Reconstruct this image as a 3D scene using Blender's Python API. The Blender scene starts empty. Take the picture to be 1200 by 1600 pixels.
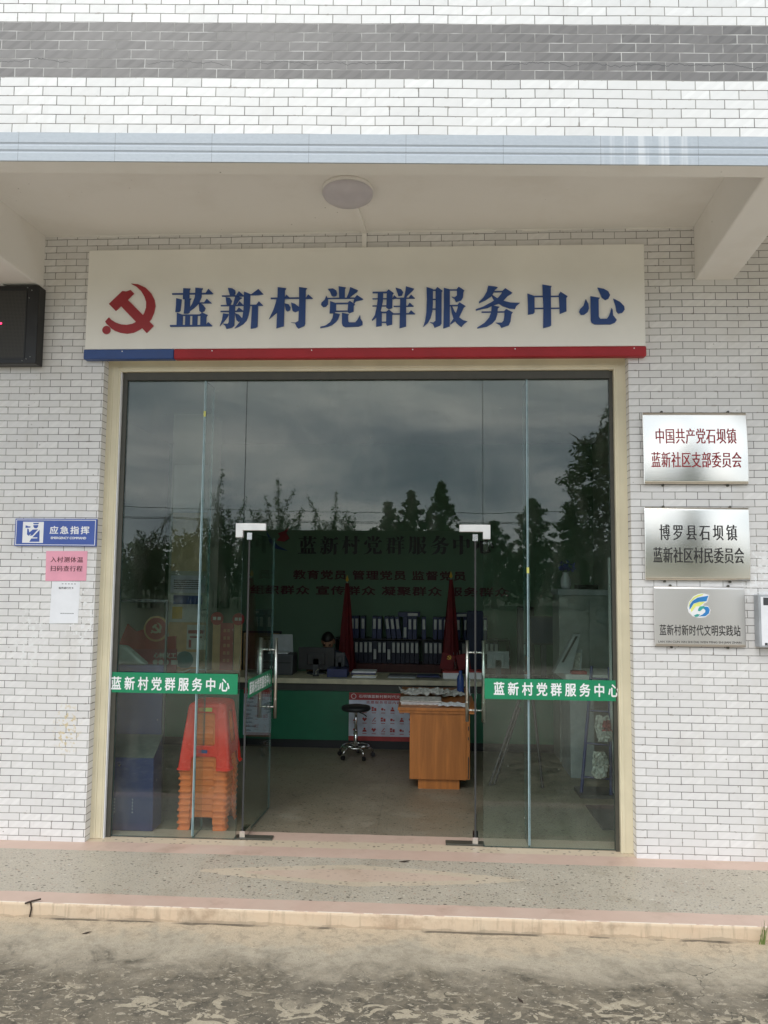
import bpy, bmesh, math, random
from mathutils import Vector, Matrix
R = math.radians
PI = math.pi
rnd = random.Random(7)
S = bpy.context.scene
COL = S.collection

# ------------------------------------------------------------------ camera, light, exposure
cam_d = bpy.data.cameras.new('camera')
cam = bpy.data.objects.new('camera', cam_d); COL.objects.link(cam)
cam_d.sensor_fit = 'VERTICAL'; cam_d.sensor_height = 24.0; cam_d.lens = 24.0 * 1202 / 1600
cam_d.clip_start = 0.05; cam_d.clip_end = 2000
_y, _p, _r = R(3.112), R(4.831), R(.56)
fwd = Vector((-math.sin(_y) * math.cos(_p), math.cos(_y) * math.cos(_p), math.sin(_p)))
r0 = Vector((math.cos(_y), math.sin(_y), 0)); u0 = r0.cross(fwd)
rt = r0 * math.cos(_r) + u0 * math.sin(_r); up = u0 * math.cos(_r) - r0 * math.sin(_r)
cam.matrix_world = Matrix(((rt.x, up.x, -fwd.x, 2.115), (rt.y, up.y, -fwd.y, -5.249), (rt.z, up.z, -fwd.z, 1.804), (0, 0, 0, 1)))
S.camera = cam
S.view_settings.view_transform = 'Standard'; S.view_settings.look = 'None'
S.view_settings.gamma = 1; S.view_settings.exposure = 0.45
S.render.engine = 'CYCLES'
S.cycles.use_denoising = True
S.cycles.max_bounces = 10; S.cycles.diffuse_bounces = 6; S.cycles.glossy_bounces = 4
S.cycles.transparent_max_bounces = 16; S.cycles.sample_clamp_indirect = 6

SUN_EL, SUN_AZ = R(52), R(200)      # behind and above the camera, veiled by cloud
sun_d = bpy.data.lights.new('sun', 'SUN'); sun_d.energy = 1.2; sun_d.angle = R(38); sun_d.color = (1, .965, .91)
sun = bpy.data.objects.new('sun', sun_d); COL.objects.link(sun)
_sd = Vector((math.sin(SUN_AZ) * math.cos(SUN_EL), math.cos(SUN_AZ) * math.cos(SUN_EL), math.sin(SUN_EL)))
sun.rotation_euler = _sd.to_track_quat('Z', 'Y').to_euler()

W = bpy.data.worlds.new('World'); S.world = W; W.use_nodes = True
wt = W.node_tree; wt.nodes.clear()
def wn(t, **k):
    n = wt.nodes.new(t)
    for a, b in k.items(): setattr(n, a, b)
    return n
sky = wn('ShaderNodeTexSky', sky_type='NISHITA', sun_disc=False, sun_elevation=SUN_EL, sun_rotation=SUN_AZ, dust_density=2.0)
tc = wn('ShaderNodeTexCoord'); mp = wn('ShaderNodeMapping'); mp.inputs['Scale'].default_value = (1, 1, 2.6)
mp.inputs['Location'].default_value = (.35, .2, .1)
wt.links.new(tc.outputs['Generated'], mp.inputs['Vector'])
nz = wn('ShaderNodeTexNoise'); nz.inputs['Scale'].default_value = 2.9; nz.inputs['Detail'].default_value = 7; nz.inputs['Roughness'].default_value = .58
nz.inputs['Distortion'].default_value = .35
wt.links.new(mp.outputs[0], nz.inputs['Vector'])
cr = wn('ShaderNodeValToRGB'); e = cr.color_ramp.elements      # cloud tone
e[0].position = .34; e[0].color = (4.8, 5.9, 7.0, 1); e[1].position = .66; e[1].color = (17.5, 17.2, 16.8, 1)
x = e.new(.5); x.color = (9.0, 9.9, 10.8, 1)
wt.links.new(nz.outputs['Fac'], cr.inputs[0])
mx = wn('ShaderNodeMix', data_type='RGBA'); mx.inputs[0].default_value = .93
wt.links.new(sky.outputs[0], mx.inputs[6]); wt.links.new(cr.outputs[0], mx.inputs[7])
bg = wn('ShaderNodeBackground'); bg.inputs['Strength'].default_value = .102
wt.links.new(mx.outputs[2], bg.inputs['Color'])
wo = wn('ShaderNodeOutputWorld'); wt.links.new(bg.outputs[0], wo.inputs['Surface'])

# ------------------------------------------------------------------ material helpers
class NT:
    def __init__(s, name):
        s.m = bpy.data.materials.new(name); s.m.use_nodes = True; s.t = s.m.node_tree
        s.b = s.t.nodes['Principled BSDF']; s.out = s.t.nodes['Material Output']
    def n(s, t, **k):
        n = s.t.nodes.new(t)
        for a, b in k.items(): setattr(n, a, b)
        return n
    def put(s, sock, v):
        if isinstance(v, bpy.types.NodeSocket): s.t.links.new(v, sock)
        elif v is not None: sock.default_value = v
    def math(s, op, a, b=None, c=None, clamp=False):
        n = s.n('ShaderNodeMath', operation=op, use_clamp=clamp)
        s.put(n.inputs[0], a)
        if b is not None: s.put(n.inputs[1], b)
        if c is not None: s.put(n.inputs[2], c)
        return n.outputs[0]
    def mix(s, f, a, b, blend='MIX'):
        n = s.n('ShaderNodeMix', data_type='RGBA', blend_type=blend)
        s.put(n.inputs[0], f)
        s.put(n.inputs[6], a if isinstance(a, bpy.types.NodeSocket) else (*a[:3], 1))
        s.put(n.inputs[7], b if isinstance(b, bpy.types.NodeSocket) else (*b[:3], 1))
        return n.outputs[2]
    def coord(s, kind='Object'):
        return s.n('ShaderNodeTexCoord').outputs[kind]
    def sep(s, v):
        n = s.n('ShaderNodeSeparateXYZ'); s.put(n.inputs[0], v); return n.outputs
    def comb(s, x, y, z=0.0):
        n = s.n('ShaderNodeCombineXYZ'); s.put(n.inputs[0], x); s.put(n.inputs[1], y); s.put(n.inputs[2], z); return n.outputs[0]
    def scale(s, v, sc, loc=(0, 0, 0)):
        n = s.n('ShaderNodeMapping'); s.put(n.inputs[0], v); n.inputs['Scale'].default_value = sc; n.inputs['Location'].default_value = loc
        return n.outputs[0]
    def noise(s, v, sc, det=3, rough=.55, dist=0):
        n = s.n('ShaderNodeTexNoise'); s.put(n.inputs['Vector'], v); n.inputs['Scale'].default_value = sc
        n.inputs['Detail'].default_value = det; n.inputs['Roughness'].default_value = rough; n.inputs['Distortion'].default_value = dist
        return n.outputs['Fac']
    def white(s, v):
        n = s.n('ShaderNodeTexWhiteNoise', noise_dimensions='3D'); s.put(n.inputs['Vector'], v); return n.outputs[0]
    def voro(s, v, sc, feat='F1', out='Distance'):
        n = s.n('ShaderNodeTexVoronoi', feature=feat); s.put(n.inputs['Vector'], v); n.inputs['Scale'].default_value = sc
        return n.outputs[out]
    def ramp(s, f, a, b):                # smoothstep a..b
        n = s.n('ShaderNodeMapRange', interpolation_type='SMOOTHSTEP'); s.put(n.inputs[0], f)
        n.inputs[1].default_value = a; n.inputs[2].default_value = b
        return n.outputs[0]
    def bump(s, h, strength=.3, dist=.01):
        n = s.n('ShaderNodeBump'); s.put(n.inputs['Height'], h); n.inputs['Strength'].default_value = strength; n.inputs['Distance'].default_value = dist
        s.put(s.b.inputs['Normal'], n.outputs[0])
    def fin(s, color=None, rough=.5, metal=0, spec=None):
        s.put(s.b.inputs['Base Color'], color if (color is None or isinstance(color, bpy.types.NodeSocket)) else (*color[:3], 1))
        s.put(s.b.inputs['Roughness'], rough); s.b.inputs['Metallic'].default_value = metal
        if spec is not None: s.b.inputs['Specular IOR Level'].default_value = spec
        return s.m

def mat(name, c, rough=.55, metal=0, var=.12, sc=9, bump=0, spec=None):
    k = NT(name); v = k.coord()
    f = k.noise(v, sc, 4)
    a = tuple(x * (1 - var) for x in c); b = tuple(min(1, x * (1 + var)) for x in c)
    col = k.mix(k.ramp(f, .3, .7), a, b)
    if bump: k.bump(k.noise(v, sc * 6, 3), bump, .004)
    return k.fin(col, k.math('MULTIPLY_ADD', f, .2, rough - .1), metal, spec)

def tile_mat(name, pitch, tw, x0, z0, white, grey=None, band=None, dirt=0.0, flakes=()):
    """glazed strip tiles in running bond: own u,v so every tile gets its own tone and diagonal relief"""
    k = NT(name); o = k.sep(k.coord()); x, z = o[0], o[2]
    wob = k.noise(k.coord(), 1.7, 2)
    zz = k.math('ADD', z, k.math('MULTIPLY', k.math('SUBTRACT', wob, .5), .012))
    xx = k.math('ADD', x, k.math('MULTIPLY', k.math('SUBTRACT', k.noise(k.coord(), 2.3, 2), .5), .014))
    rowf = k.math('DIVIDE', k.math('SUBTRACT', zz, z0), pitch)
    row = k.math('FLOOR', rowf); v = k.math('FRACT', rowf)
    sh = k.math('MULTIPLY', k.math('FLOORED_MODULO', row, 2.0), .5)
    uf = k.math('ADD', k.math('DIVIDE', k.math('SUBTRACT', xx, x0), tw), sh)
    u = k.math('FRACT', uf); colm = k.math('FLOOR', uf)
    rid = k.white(k.comb(colm, row, 3.0)); rid2 = k.white(k.comb(colm, row, 9.0))
    gx, gz = .0022 / tw, .0022 / pitch
    du = k.math('MINIMUM', u, k.math('SUBTRACT', 1.0, u)); dv = k.math('MINIMUM', v, k.math('SUBTRACT', 1.0, v))
    mask = k.math('MULTIPLY', k.ramp(du, gx * .6, gx * 1.25), k.ramp(dv, gz * .6, gz * 1.25))      # 1 on tile
    # diagonal relief, with its facets' light and dark also put into the colour
    d = k.math('ADD', k.math('MULTIPLY', u, 1.9), k.math('MULTIPLY', v, -.75))
    d = k.math('ADD', d, k.math('MULTIPLY', rid, .35))
    tri = k.math('ABSOLUTE', k.math('SUBTRACT', k.math('FRACT', d), .5))
    dia = k.ramp(tri, .12, .26)
    wa, wb = tuple(c * .87 for c in white), tuple(min(.86, c * 1.04) for c in white)
    base = k.mix(rid, wa, wb)
    base = k.mix(k.math('MULTIPLY', dia, .55), base, tuple(c * .93 for c in white))
    if dirt:
        dn = k.noise(k.scale(k.coord(), (1.2, 1, .5)), 2.2, 5)
        base = k.mix(k.math('MULTIPLY', k.ramp(dn, .5, .75), dirt), base, (.46, .41, .33))
        sp = k.voro(k.coord(), 17); rare = k.ramp(k.noise(k.coord(), 5, 2), .5, .6)
        base = k.mix(k.math('MULTIPLY', k.math('MULTIPLY', k.math('LESS_THAN', sp, .085), rare), .6), base, (.2, .17, .13))
    stk = k.math('MULTIPLY', k.ramp(k.noise(k.scale(k.coord(), (9, 1, .35)), 1.0, 6, .7), .54, .78), .26)
    base = k.mix(stk, base, k.mix(1.0, base, (.70, .66, .60), 'MULTIPLY'))
    chipm = k.math('MULTIPLY', k.math('LESS_THAN', k.math('MINIMUM', k.math('MULTIPLY', du, tw), k.math('MULTIPLY', dv, pitch)), .005), k.ramp(k.noise(k.coord(), 21, 3), .62, .66))
    base = k.mix(k.math('MULTIPLY', chipm, .7), base, (.36, .33, .29))
    grout = k.mix(k.ramp(k.noise(k.coord(), 3.1, 4), .35, .65), (.12, .115, .105), (.30, .285, .26))
    if grey:
        inb = k.math('MULTIPLY', k.math('GREATER_THAN', row, band[0] - .5), k.math('LESS_THAN', row, band[1] - .5))
        g = k.mix(rid, tuple(c * .82 for c in grey), tuple(c * 1.15 for c in grey))
        g = k.mix(k.math('MULTIPLY', dia, .5), g, tuple(c * 1.22 for c in grey))
        base = k.mix(inb, base, g)
        gl = k.ramp(k.noise(k.coord(), 6, 3), .40, .62)
        grout = k.mix(inb, grout, k.mix(gl, (.30, .29, .275), (.60, .59, .57)))
        cx = k.math('ADD', zz, k.math('MULTIPLY', k.noise(k.scale(k.coord(), (1, 1, 0)), 3.0, 6, .7), .16))
        crack = k.math('LESS_THAN', k.math('ABSOLUTE', k.math('SUBTRACT', cx, 4.52)), .0016)
        crack = k.math('MULTIPLY', crack, k.ramp(k.noise(k.scale(k.coord(), (1, 1, 0)), 1.1, 2), .45, .5))
    col = k.mix(mask, grout, base)
    if grey: col = k.mix(k.math('MULTIPLY', crack, inb), col, (.06, .06, .06))
    for (fx, fz, rr, tone) in flakes:     # scraped sticker and paint remains with a place of their own
        dd = k.math('SQRT', k.math('ADD', k.math('POWER', k.math('SUBTRACT', x, fx), 2.0), k.math('POWER', k.math('MULTIPLY', k.math('SUBTRACT', z, fz), .55), 2.0)))
        fm = k.math('MULTIPLY', k.math('SUBTRACT', 1.0, k.ramp(dd, rr * .4, rr)), k.ramp(k.noise(k.coord(), 34, 4), .52, .60))
        col = k.mix(fm, col, tone)
    rel = k.math('ADD', k.math('MULTIPLY', mask, .7), k.math('MULTIPLY', k.math('MULTIPLY', tri, 1.0), .35))
    rel = k.math('ADD', rel, k.math('MULTIPLY', k.math('MULTIPLY', rid2, u), .12))
    k.bump(rel, .5, .003)
    rough = k.math('MULTIPLY_ADD', mask, -.45, .8)
    return k.fin(col, rough)

def glass_mat():
    k = NT('window_glass'); k.t.nodes.remove(k.b)
    lw = k.n('ShaderNodeLayerWeight'); lw.inputs[0].default_value = .5
    fr = k.math('MULTIPLY_ADD', k.math('POWER', lw.outputs['Facing'], 5.0), .94, .058)
    tr = k.n('ShaderNodeBsdfTransparent'); tr.inputs[0].default_value = (.84, .91, .88, 1)
    gl = k.n('ShaderNodeBsdfGlossy'); gl.inputs['Roughness'].default_value = 0.0
    v = k.coord(); b = k.n('ShaderNodeBump'); k.put(b.inputs['Height'], k.noise(v, 2.2, 2)); b.inputs['Strength'].default_value = .02; b.inputs['Distance'].default_value = .02
    k.put(gl.inputs['Normal'], b.outputs[0])
    ms = k.n('ShaderNodeMixShader'); k.put(ms.inputs[0], fr); k.put(ms.inputs[1], tr.outputs[0]); k.put(ms.inputs[2], gl.outputs[0])
    # a little dust on the pane
    df = k.n('ShaderNodeBsdfDiffuse'); df.inputs[0].default_value = (.5, .48, .42, 1)
    ms2 = k.n('ShaderNodeMixShader')
    dust = k.math('MULTIPLY', k.ramp(k.noise(k.scale(v, (3, 3, .8)), 3, 5), .45, .8), .035)
    spk = k.math('MULTIPLY', k.math('LESS_THAN', k.voro(v, 9.0), .03), .5)
    k.put(ms2.inputs[0], k.math('ADD', dust, spk)); k.put(ms2.inputs[1], ms.outputs[0]); k.put(ms2.inputs[2], df.outputs[0])
    k.put(k.out.inputs[0], ms2.outputs[0])
    return k.m

def edge_mat():
    k = NT('glass_edge'); return k.fin(k.mix(k.noise(k.scale(k.coord(), (1, 1, 1)), 3, 3), (.045, .085, .085), (.10, .17, .17)), .15)

def brushed(name, c, rough=.28):
    k = NT(name); v = k.coord()
    st = k.noise(k.scale(v, (1.2, 1, 420)), 1.0, 3, .7)
    k.b.inputs['Anisotropic'].default_value = .4
    k.bump(k.noise(v, 3.1, 2), .06, .02)
    return k.fin(k.mix(st, tuple(x * .95 for x in c), c), k.math('MULTIPLY_ADD', st, .06, rough - .03), 1)

def terrazzo():
    k = NT('terrazzo'); v = k.coord('Object'); o = k.sep(v); x, y = o[0], o[1]
    # chips
    vc = k.scale(v, (1, 1.5, 1))
    cellc = k.voro(vc, 60, 'F1', 'Color'); cd = k.voro(vc, 60)
    cs = k.sep(cellc)
    chip = k.math('LESS_THAN', cd, k.math('MULTIPLY_ADD', cs[0], .32, .12))
    tone = k.n('ShaderNodeValToRGB'); k.put(tone.inputs[0], cs[1]); el = tone.color_ramp.elements
    el[0].position = 0; el[0].color = (.07, .065, .06, 1); el[1].position = 1; el[1].color = (.55, .52, .45, 1)
    for p, c in ((.28, (.12, .10, .085)), (.45, (.27, .25, .21)), (.62, (.34, .31, .25)), (.72, (.42, .22, .15)), (.82, (.26, .26, .27))):
        q = el.new(p); q.color = (*c, 1)
    patch = k.noise(v, 1.3, 4)
    grey = k.mix(patch, (.37, .325, .255), (.50, .45, .365))
    grey = k.mix(k.math('MULTIPLY', chip, .8), grey, tone.outputs[0])
    spk = k.noise(k.scale(v, (1, 1.4, 1)), 95, 3, .75)
    grey = k.mix(k.math('MULTIPLY', k.math('SUBTRACT', 1.0, k.ramp(spk, .34, .46)), .55), grey, (.17, .155, .13))
    grey = k.mix(k.math('MULTIPLY', k.ramp(spk, .56, .66), .6), grey, (.62, .58, .50))
    peb = k.math('LESS_THAN', k.voro(k.scale(v, (1, 1.35, 1)), 24), .24); pc = k.sep(k.voro(k.scale(v, (1, 1.35, 1)), 24, 'F1', 'Color'))
    peb = k.math('MULTIPLY', peb, k.math('GREATER_THAN', pc[0], .25))
    dk = k.math('MULTIPLY', peb, k.math('GREATER_THAN', pc[1], .55))
    grey = k.mix(k.math('MULTIPLY', dk, .85), grey, k.mix(pc[2], (.055, .048, .040), (.15, .125, .10)))
    lt = k.math('MULTIPLY', peb, k.math('LESS_THAN', pc[1], .10))
    grey = k.mix(k.math('MULTIPLY', lt, .7), grey, (.60, .57, .48))
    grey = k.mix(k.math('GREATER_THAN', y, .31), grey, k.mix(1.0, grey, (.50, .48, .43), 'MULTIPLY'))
    sand = k.mix(patch, (.54, .44, .32), (.62, .52, .39))
    sand = k.mix(k.math('MULTIPLY', peb, .8), sand, k.mix(pc[2], (.13, .10, .08), (.24, .19, .15)))
    pink = k.mix(k.noise(v, 5, 5), (.50, .355, .285), (.61, .455, .375))
    def between(a, b): return k.math('MULTIPLY', k.math('GREATER_THAN', yy, a), k.math('LESS_THAN', yy, b))
    yy = k.math('ADD', y, k.math('MULTIPLY', k.math('SUBTRACT', k.noise(v, 9, 3), .5), .022))
    col = k.mix(between(-.15, .02), grey, pink)
    col = k.mix(between(-2, -.815), col, pink)
    col = k.mix(between(.02, .15), col, sand)
    col = k.mix(between(.15, .31), col, pink)
    lens = k.math('ADD', k.math('DIVIDE', k.math('ABSOLUTE', k.math('SUBTRACT', x, 1.72)), .98), k.math('POWER', k.math('DIVIDE', k.math('ABSOLUTE', k.math('ADD', yy, .43)), .17), 1.5))
    lens2 = k.math('ADD', k.math('DIVIDE', k.math('ABSOLUTE', k.math('SUBTRACT', x, 1.72)), .70), k.math('POWER', k.math('DIVIDE', k.math('ABSOLUTE', k.math('ADD', yy, .43)), .10), 1.6))
    lnoi = k.math('MULTIPLY', k.math('SUBTRACT', k.noise(v, 16, 3), .5), .25)
    lens = k.math('ADD', lens, lnoi); lens2 = k.math('ADD', lens2, lnoi)
    col = k.mix(k.math('MULTIPLY', k.math('LESS_THAN', lens, 1.0), .68), col, sand)
    col = k.mix(k.math('MULTIPLY', k.math('LESS_THAN', lens2, 1.0), .6), col, pink)
    # brass dividing strip inside the room
    jx = k.math('SUBTRACT', k.math('FRACT', k.math('DIVIDE', k.math('SUBTRACT', x, 1.78), 2.0)), 0.0)
    jl = k.math('MULTIPLY', k.math('LESS_THAN', jx, .0022), k.math('GREATER_THAN', y, .31))
    col = k.mix(k.math('MULTIPLY', jl, .6), col, (.12, .11, .09))
    stn = k.math('MULTIPLY', k.ramp(k.noise(v, 3.3, 7, .7), .52, .70), .38)
    col = k.mix(stn, col, k.mix(1.0, col, (.62, .57, .50), 'MULTIPLY'))
    wear = k.ramp(k.noise(v, 2.1, 6, .65), .45, .75)
    col = k.mix(k.math('MULTIPLY', wear, .22), col, (.50, .46, .38))
    edge = k.math('MULTIPLY', k.math('LESS_THAN', y, -.95), k.ramp(k.noise(v, 14, 4), .42, .5))
    col = k.mix(edge, col, (.74, .66, .55))
    k.bump(k.noise(v, 40, 3), .15, .002)
    return k.fin(col, k.math('MULTIPLY_ADD', wear, .3, .42))

def concrete_ground():
    k = NT('yard_concrete'); v = k.coord(); o = k.sep(v); x, y = o[0], o[1]
    fine = k.noise(v, 42, 4, .7); grit = k.noise(v, 170, 3, .7)
    n1 = k.noise(v, 1.5, 7, .68, .5); n2 = k.noise(v, 5.5, 7, .68, .6); n3 = k.noise(v, 17, 5, .7, .4)
    sandy = k.mix(k.noise(v, 4, 6, .65), (.52, .40, .27), (.60, .50, .37))
    pale = k.mix(n2, (.36, .315, .24), (.55, .475, .365))
    wob = k.math('ADD', k.math('MULTIPLY', k.math('SUBTRACT', n1, .5), .85), k.math('MULTIPLY', k.math('SUBTRACT', n2, .5), .45))
    yw = k.math('ADD', y, wob)
    near = k.mix(k.math('MULTIPLY', k.ramp(yw, -1.24, -1.06), .85), pale, sandy)
    near = k.mix(k.math('MULTIPLY', k.ramp(n3, .47, .64), .45), near, (.27, .225, .165))
    near = k.mix(k.math('MULTIPLY', k.ramp(n2, .50, .68), .40), near, (.33, .285, .215))
    # weathered, darkened surface further out
    dk = k.mix(k.ramp(n2, .30, .70), (.055, .048, .035), (.185, .157, .115))
    dk = k.mix(k.math('MULTIPLY', k.ramp(n3, .42, .62), .55), dk, (.27, .225, .16))
    dk = k.mix(k.math('MULTIPLY', k.ramp(n1, .42, .62), .45), dk, (.16, .14, .11))
    stain = k.math('SUBTRACT', 1.0, k.ramp(yw, -1.54, -1.20))
    col = k.mix(stain, near, dk)
    # flaked pale patches with hard outlines, more to the right
    pv = k.noise(k.scale(v, (1.0, 1.5, 1)), 8.2, 4, .60, .9)
    side = k.math('MULTIPLY', k.ramp(x, .3, 2.2), .055)
    patch = k.ramp(k.math('ADD', pv, side), .588, .598)
    patch = k.math('MULTIPLY', patch, k.math('SUBTRACT', 1.0, k.ramp(yw, -1.75, -1.5)))
    col = k.mix(k.math('MULTIPLY', patch, .9), col, k.mix(n3, (.38, .325, .235), (.52, .45, .335)))
    chip = k.math('MULTIPLY', k.ramp(k.noise(k.scale(v, (1, 1.6, 1)), 26, 4, .7, .6), .585, .60), stain)
    col = k.mix(k.math('MULTIPLY', chip, .75), col, (.47, .41, .315))
    dots = k.math('MULTIPLY', k.math('LESS_THAN', k.voro(v, 33), .12), k.ramp(n2, .45, .6))
    col = k.mix(k.math('MULTIPLY', dots, .55), col, (.05, .043, .033))
    col = k.mix(k.math('MULTIPLY', k.ramp(grit, .35, .75), .30), col, (.09, .08, .06))
    cr = k.n('ShaderNodeTexVoronoi', feature='DISTANCE_TO_EDGE'); k.put(cr.inputs['Vector'], k.n('ShaderNodeVectorMath', operation='ADD').outputs[0]); cr.inputs['Scale'].default_value = .7
    wv = cr.inputs['Vector'].links[0].from_node; k.put(wv.inputs[0], v); nzv = k.n('ShaderNodeTexNoise'); k.put(nzv.inputs['Vector'], v); nzv.inputs['Scale'].default_value = 5; nzv.inputs['Detail'].default_value = 4; k.put(wv.inputs[1], nzv.outputs['Color'])
    crack = k.math('MULTIPLY', k.math('LESS_THAN', cr.outputs['Distance'], .0035), k.ramp(k.noise(v, 1.1, 2), .5, .58))
    col = k.mix(k.math('MULTIPLY', crack, .8), col, (.045, .04, .03))
    yard = k.math('SUBTRACT', 1.0, k.ramp(yw, -4.2, -2.9))
    col = k.mix(k.math('MULTIPLY', yard, .9), col, k.mix(n2, (.42, .375, .30), (.54, .48, .39)))  # paler ground out of view, added to bounce light up under the canopy
    ln = k.math('MULTIPLY', k.math('GREATER_THAN', k.math('ADD', y, k.math('MULTIPLY', k.noise(v, 6, 4), .06)), -.955), k.ramp(k.noise(v, 2.2, 4), .44, .54))
    col = k.mix(k.math('MULTIPLY', ln, .8), col, (.07, .06, .045))
    far = k.math('SUBTRACT', 1.0, k.ramp(k.math('ADD', y, k.math('MULTIPLY', k.noise(v, .5, 3), 3.0)), -10.5, -8.0))
    col = k.mix(far, col, k.mix(n1, (.035, .05, .02), (.085, .095, .045)))
    hgt = k.math('ADD', k.math('MULTIPLY', n2, .6), k.math('ADD', k.math('MULTIPLY', fine, .35), k.math('MULTIPLY', grit, .15)))
    hgt = k.math('ADD', hgt, k.math('MULTIPLY', patch, .12))
    k.bump(hgt, .85, .014)
    return k.fin(col, .88)

def step_mat():
    k = NT('step_face'); v = k.coord()
    a = k.mix(k.noise(v, 6, 6, .65), (.62, .45, .31), (.64, .54, .40))
    a = k.mix(k.ramp(k.noise(v, 2.5, 6, .7), .50, .66), a, (.42, .31, .215))
    o = k.sep(v); run = k.noise(k.scale(v, (16, 1, 2)), 1.0, 5, .7)
    a = k.mix(k.math('MULTIPLY', k.ramp(run, .5, .66), .45), a, (.30, .235, .165))
    low = k.math('LESS_THAN', k.math('ADD', o[2], k.math('MULTIPLY', k.noise(v, 9, 4), .05)), -.038)
    a = k.mix(k.math('MULTIPLY', low, .5), a, (.33, .26, .18))
    k.bump(k.noise(v, 30, 4), .4, .006)
    return k.fin(a, .85)

def paint_mat(name, c, stain=.25):
    k = NT(name); v = k.coord()
    f = k.noise(v, 1.8, 6, .6)
    col = k.mix(k.math('MULTIPLY', k.ramp(f, .45, .75), stain), c, tuple(x * w_ for x, w_ in zip(c, (.76, .72, .66))))
    mo = k.math('MULTIPLY', k.math('LESS_THAN', k.voro(v, 14), .07), k.ramp(k.noise(v, 2.4, 3), .55, .65))
    col = k.mix(k.math('MULTIPLY', mo, .6), col, (.12, .10, .08))
    k.bump(k.noise(v, 30, 3), .1, .003)
    return k.fin(col, .8)

def wood_mat(name, c):
    k = NT(name); v = k.coord()
    g = k.noise(k.scale(v, (14, 14, 1.2)), 1.6, 5, .6, .6)
    col = k.mix(k.ramp(g, .25, .8), tuple(x * .72 for x in c), tuple(x * 1.15 for x in c))
    return k.fin(col, .38)

def leaf_mat(name, a, b):
    k = NT(name); o = k.n('ShaderNodeObjectInfo'); v = k.coord()
    f = k.noise(v, 1.2, 3); f2 = k.noise(v, 9, 2)
    c = k.mix(k.math('MULTIPLY_ADD', f2, .6, k.math('MULTIPLY', f, .4)), a, b)
    m = k.fin(c, .6); tl = k.n('ShaderNodeBsdfTranslucent'); k.put(tl.inputs[0], c)
    ms = k.n('ShaderNodeMixShader'); ms.inputs[0].default_value = .55; k.put(ms.inputs[1], k.b.outputs[0]); k.put(ms.inputs[2], tl.outputs[0]); k.put(k.out.inputs[0], ms.outputs[0])
    return m

M = {}
M['tile'] = tile_mat('wall_tile', .0492, .15, 3.566, .032, (.78, .765, .755), dirt=.35,
                     flakes=((-.27, 1.52, .17, (.80, .80, .80)), (-.62, 1.35, .16, (.78, .78, .77)), (4.31, 1.85, .16, (.84, .84, .84)), (-.33, .75, .12, (.62, .52, .34))))
M['ftile'] = tile_mat('facade_tile', .0502, .149, .02, 4.055, (.80, .795, .785), (.172, .164, .160), (6, 12))
M['glass'] = glass_mat(); M['gedge'] = edge_mat(); M['joint'] = mat('silicone_joint', (.30, .42, .45), .35)
M['steel'] = brushed('brushed_steel', (.82, .80, .75), .25)
M['steel2'] = brushed('brushed_steel_dull', (.74, .715, .69), .40)
M['chrome'] = mat('chrome', (.75, .75, .74), .16, 1, .03)
M['satin'] = mat('satin_steel', (.72, .71, .68), .33, 1, .05)
M['patch'] = mat('patch_fitting_metal', (.80, .79, .77), .35, .6, .05)
M['cream'] = mat('cream_aluminium', (.72, .65, .47), .38, 0, .07, 3)
M['olive'] = mat('dark_olive', (.06, .058, .045), .5)  # colours pivots, screws and the drawn-in strips of frame reflection
M['white'] = mat('white_sheet', (.84, .82, .765), .33, 0, .04, 1.5)
M['ceil'] = paint_mat('ceiling_paint', (.84, .82, .79), .24)
M['plaster'] = paint_mat('inner_plaster', (.55, .58, .52), .2)
M['greenwall'] = paint_mat('green_wall_paint', (.17, .28, .19), .2)
M['blue'] = mat('sign_blue', (.022, .066, .235), .4, 0, .06)
M['red'] = mat('sign_red', (.36, .028, .036), .45, 0, .1, 4, spec=.25)
M['dred'] = mat('emblem_red', (.33, .025, .032), .4, 0, .05)
M['signblue'] = mat('plate_blue', (.055, .105, .38), .4, 0, .05)
M['wh'] = mat('white_print', (.84, .84, .85), .5, 0, .03)
M['paper'] = mat('white_paper', (.82, .83, .86), .7, 0, .03)
M['pink'] = mat('pink_paper', (.80, .36, .46), .7, 0, .05)
M['ink'] = mat('black_ink', (.022, .02, .02), .45, 0, .1)
M['maroon'] = mat('maroon_ink', (.095, .018, .024), .6)
M['plred'] = mat('plaque_red_ink', (.30, .02, .025), .4)
M['green'] = mat('green_vinyl', (.008, .235, .105), .38, 0, .04)
M['black'] = mat('black_plastic', (.018, .018, .02), .4)
M['blackm'] = mat('black_metal', (.02, .02, .02), .35, .3)
M['dgrey'] = mat('dark_grey_plastic', (.06, .063, .07), .45)
M['grey'] = mat('light_grey_plastic', (.36, .38, .40), .5)
M['greysteel'] = mat('grey_painted_steel', (.30, .315, .30), .45)
M['trim'] = None
M['shade'] = mat('opal_shade', (.56, .53, .57), .35, 0, .05)
M['kblue'] = mat('kiosk_blue', (.022, .032, .12), .4, 0, .08)
M['kgrey'] = mat('kiosk_top', (.085, .09, .088), .4)
M['stred'] = mat('red_plastic', (.90, .045, .030), .26, 0, .06)
M['storange'] = mat('orange_plastic', (.88, .20, .06), .30, 0, .08)
M['wood'] = wood_mat('orange_wood_veneer', (.44, .155, .035))
M['dwood'] = wood_mat('dark_red_wood', (.11, .03, .022))
M['cgreen'] = mat('counter_green', (.012, .145, .075), .35, 0, .06)
M['cdark'] = mat('counter_dark_band', (.05, .05, .045), .5)
M['ctop'] = mat('counter_cream_edge', (.60, .55, .40), .4)
M['binder'] = mat('binder_blue', (.022, .032, .12), .4)
M['binder2'] = mat('binder_navy', (.018, .020, .045), .4)
M['label'] = mat('spine_label', (.68, .68, .65), .6)
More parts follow.
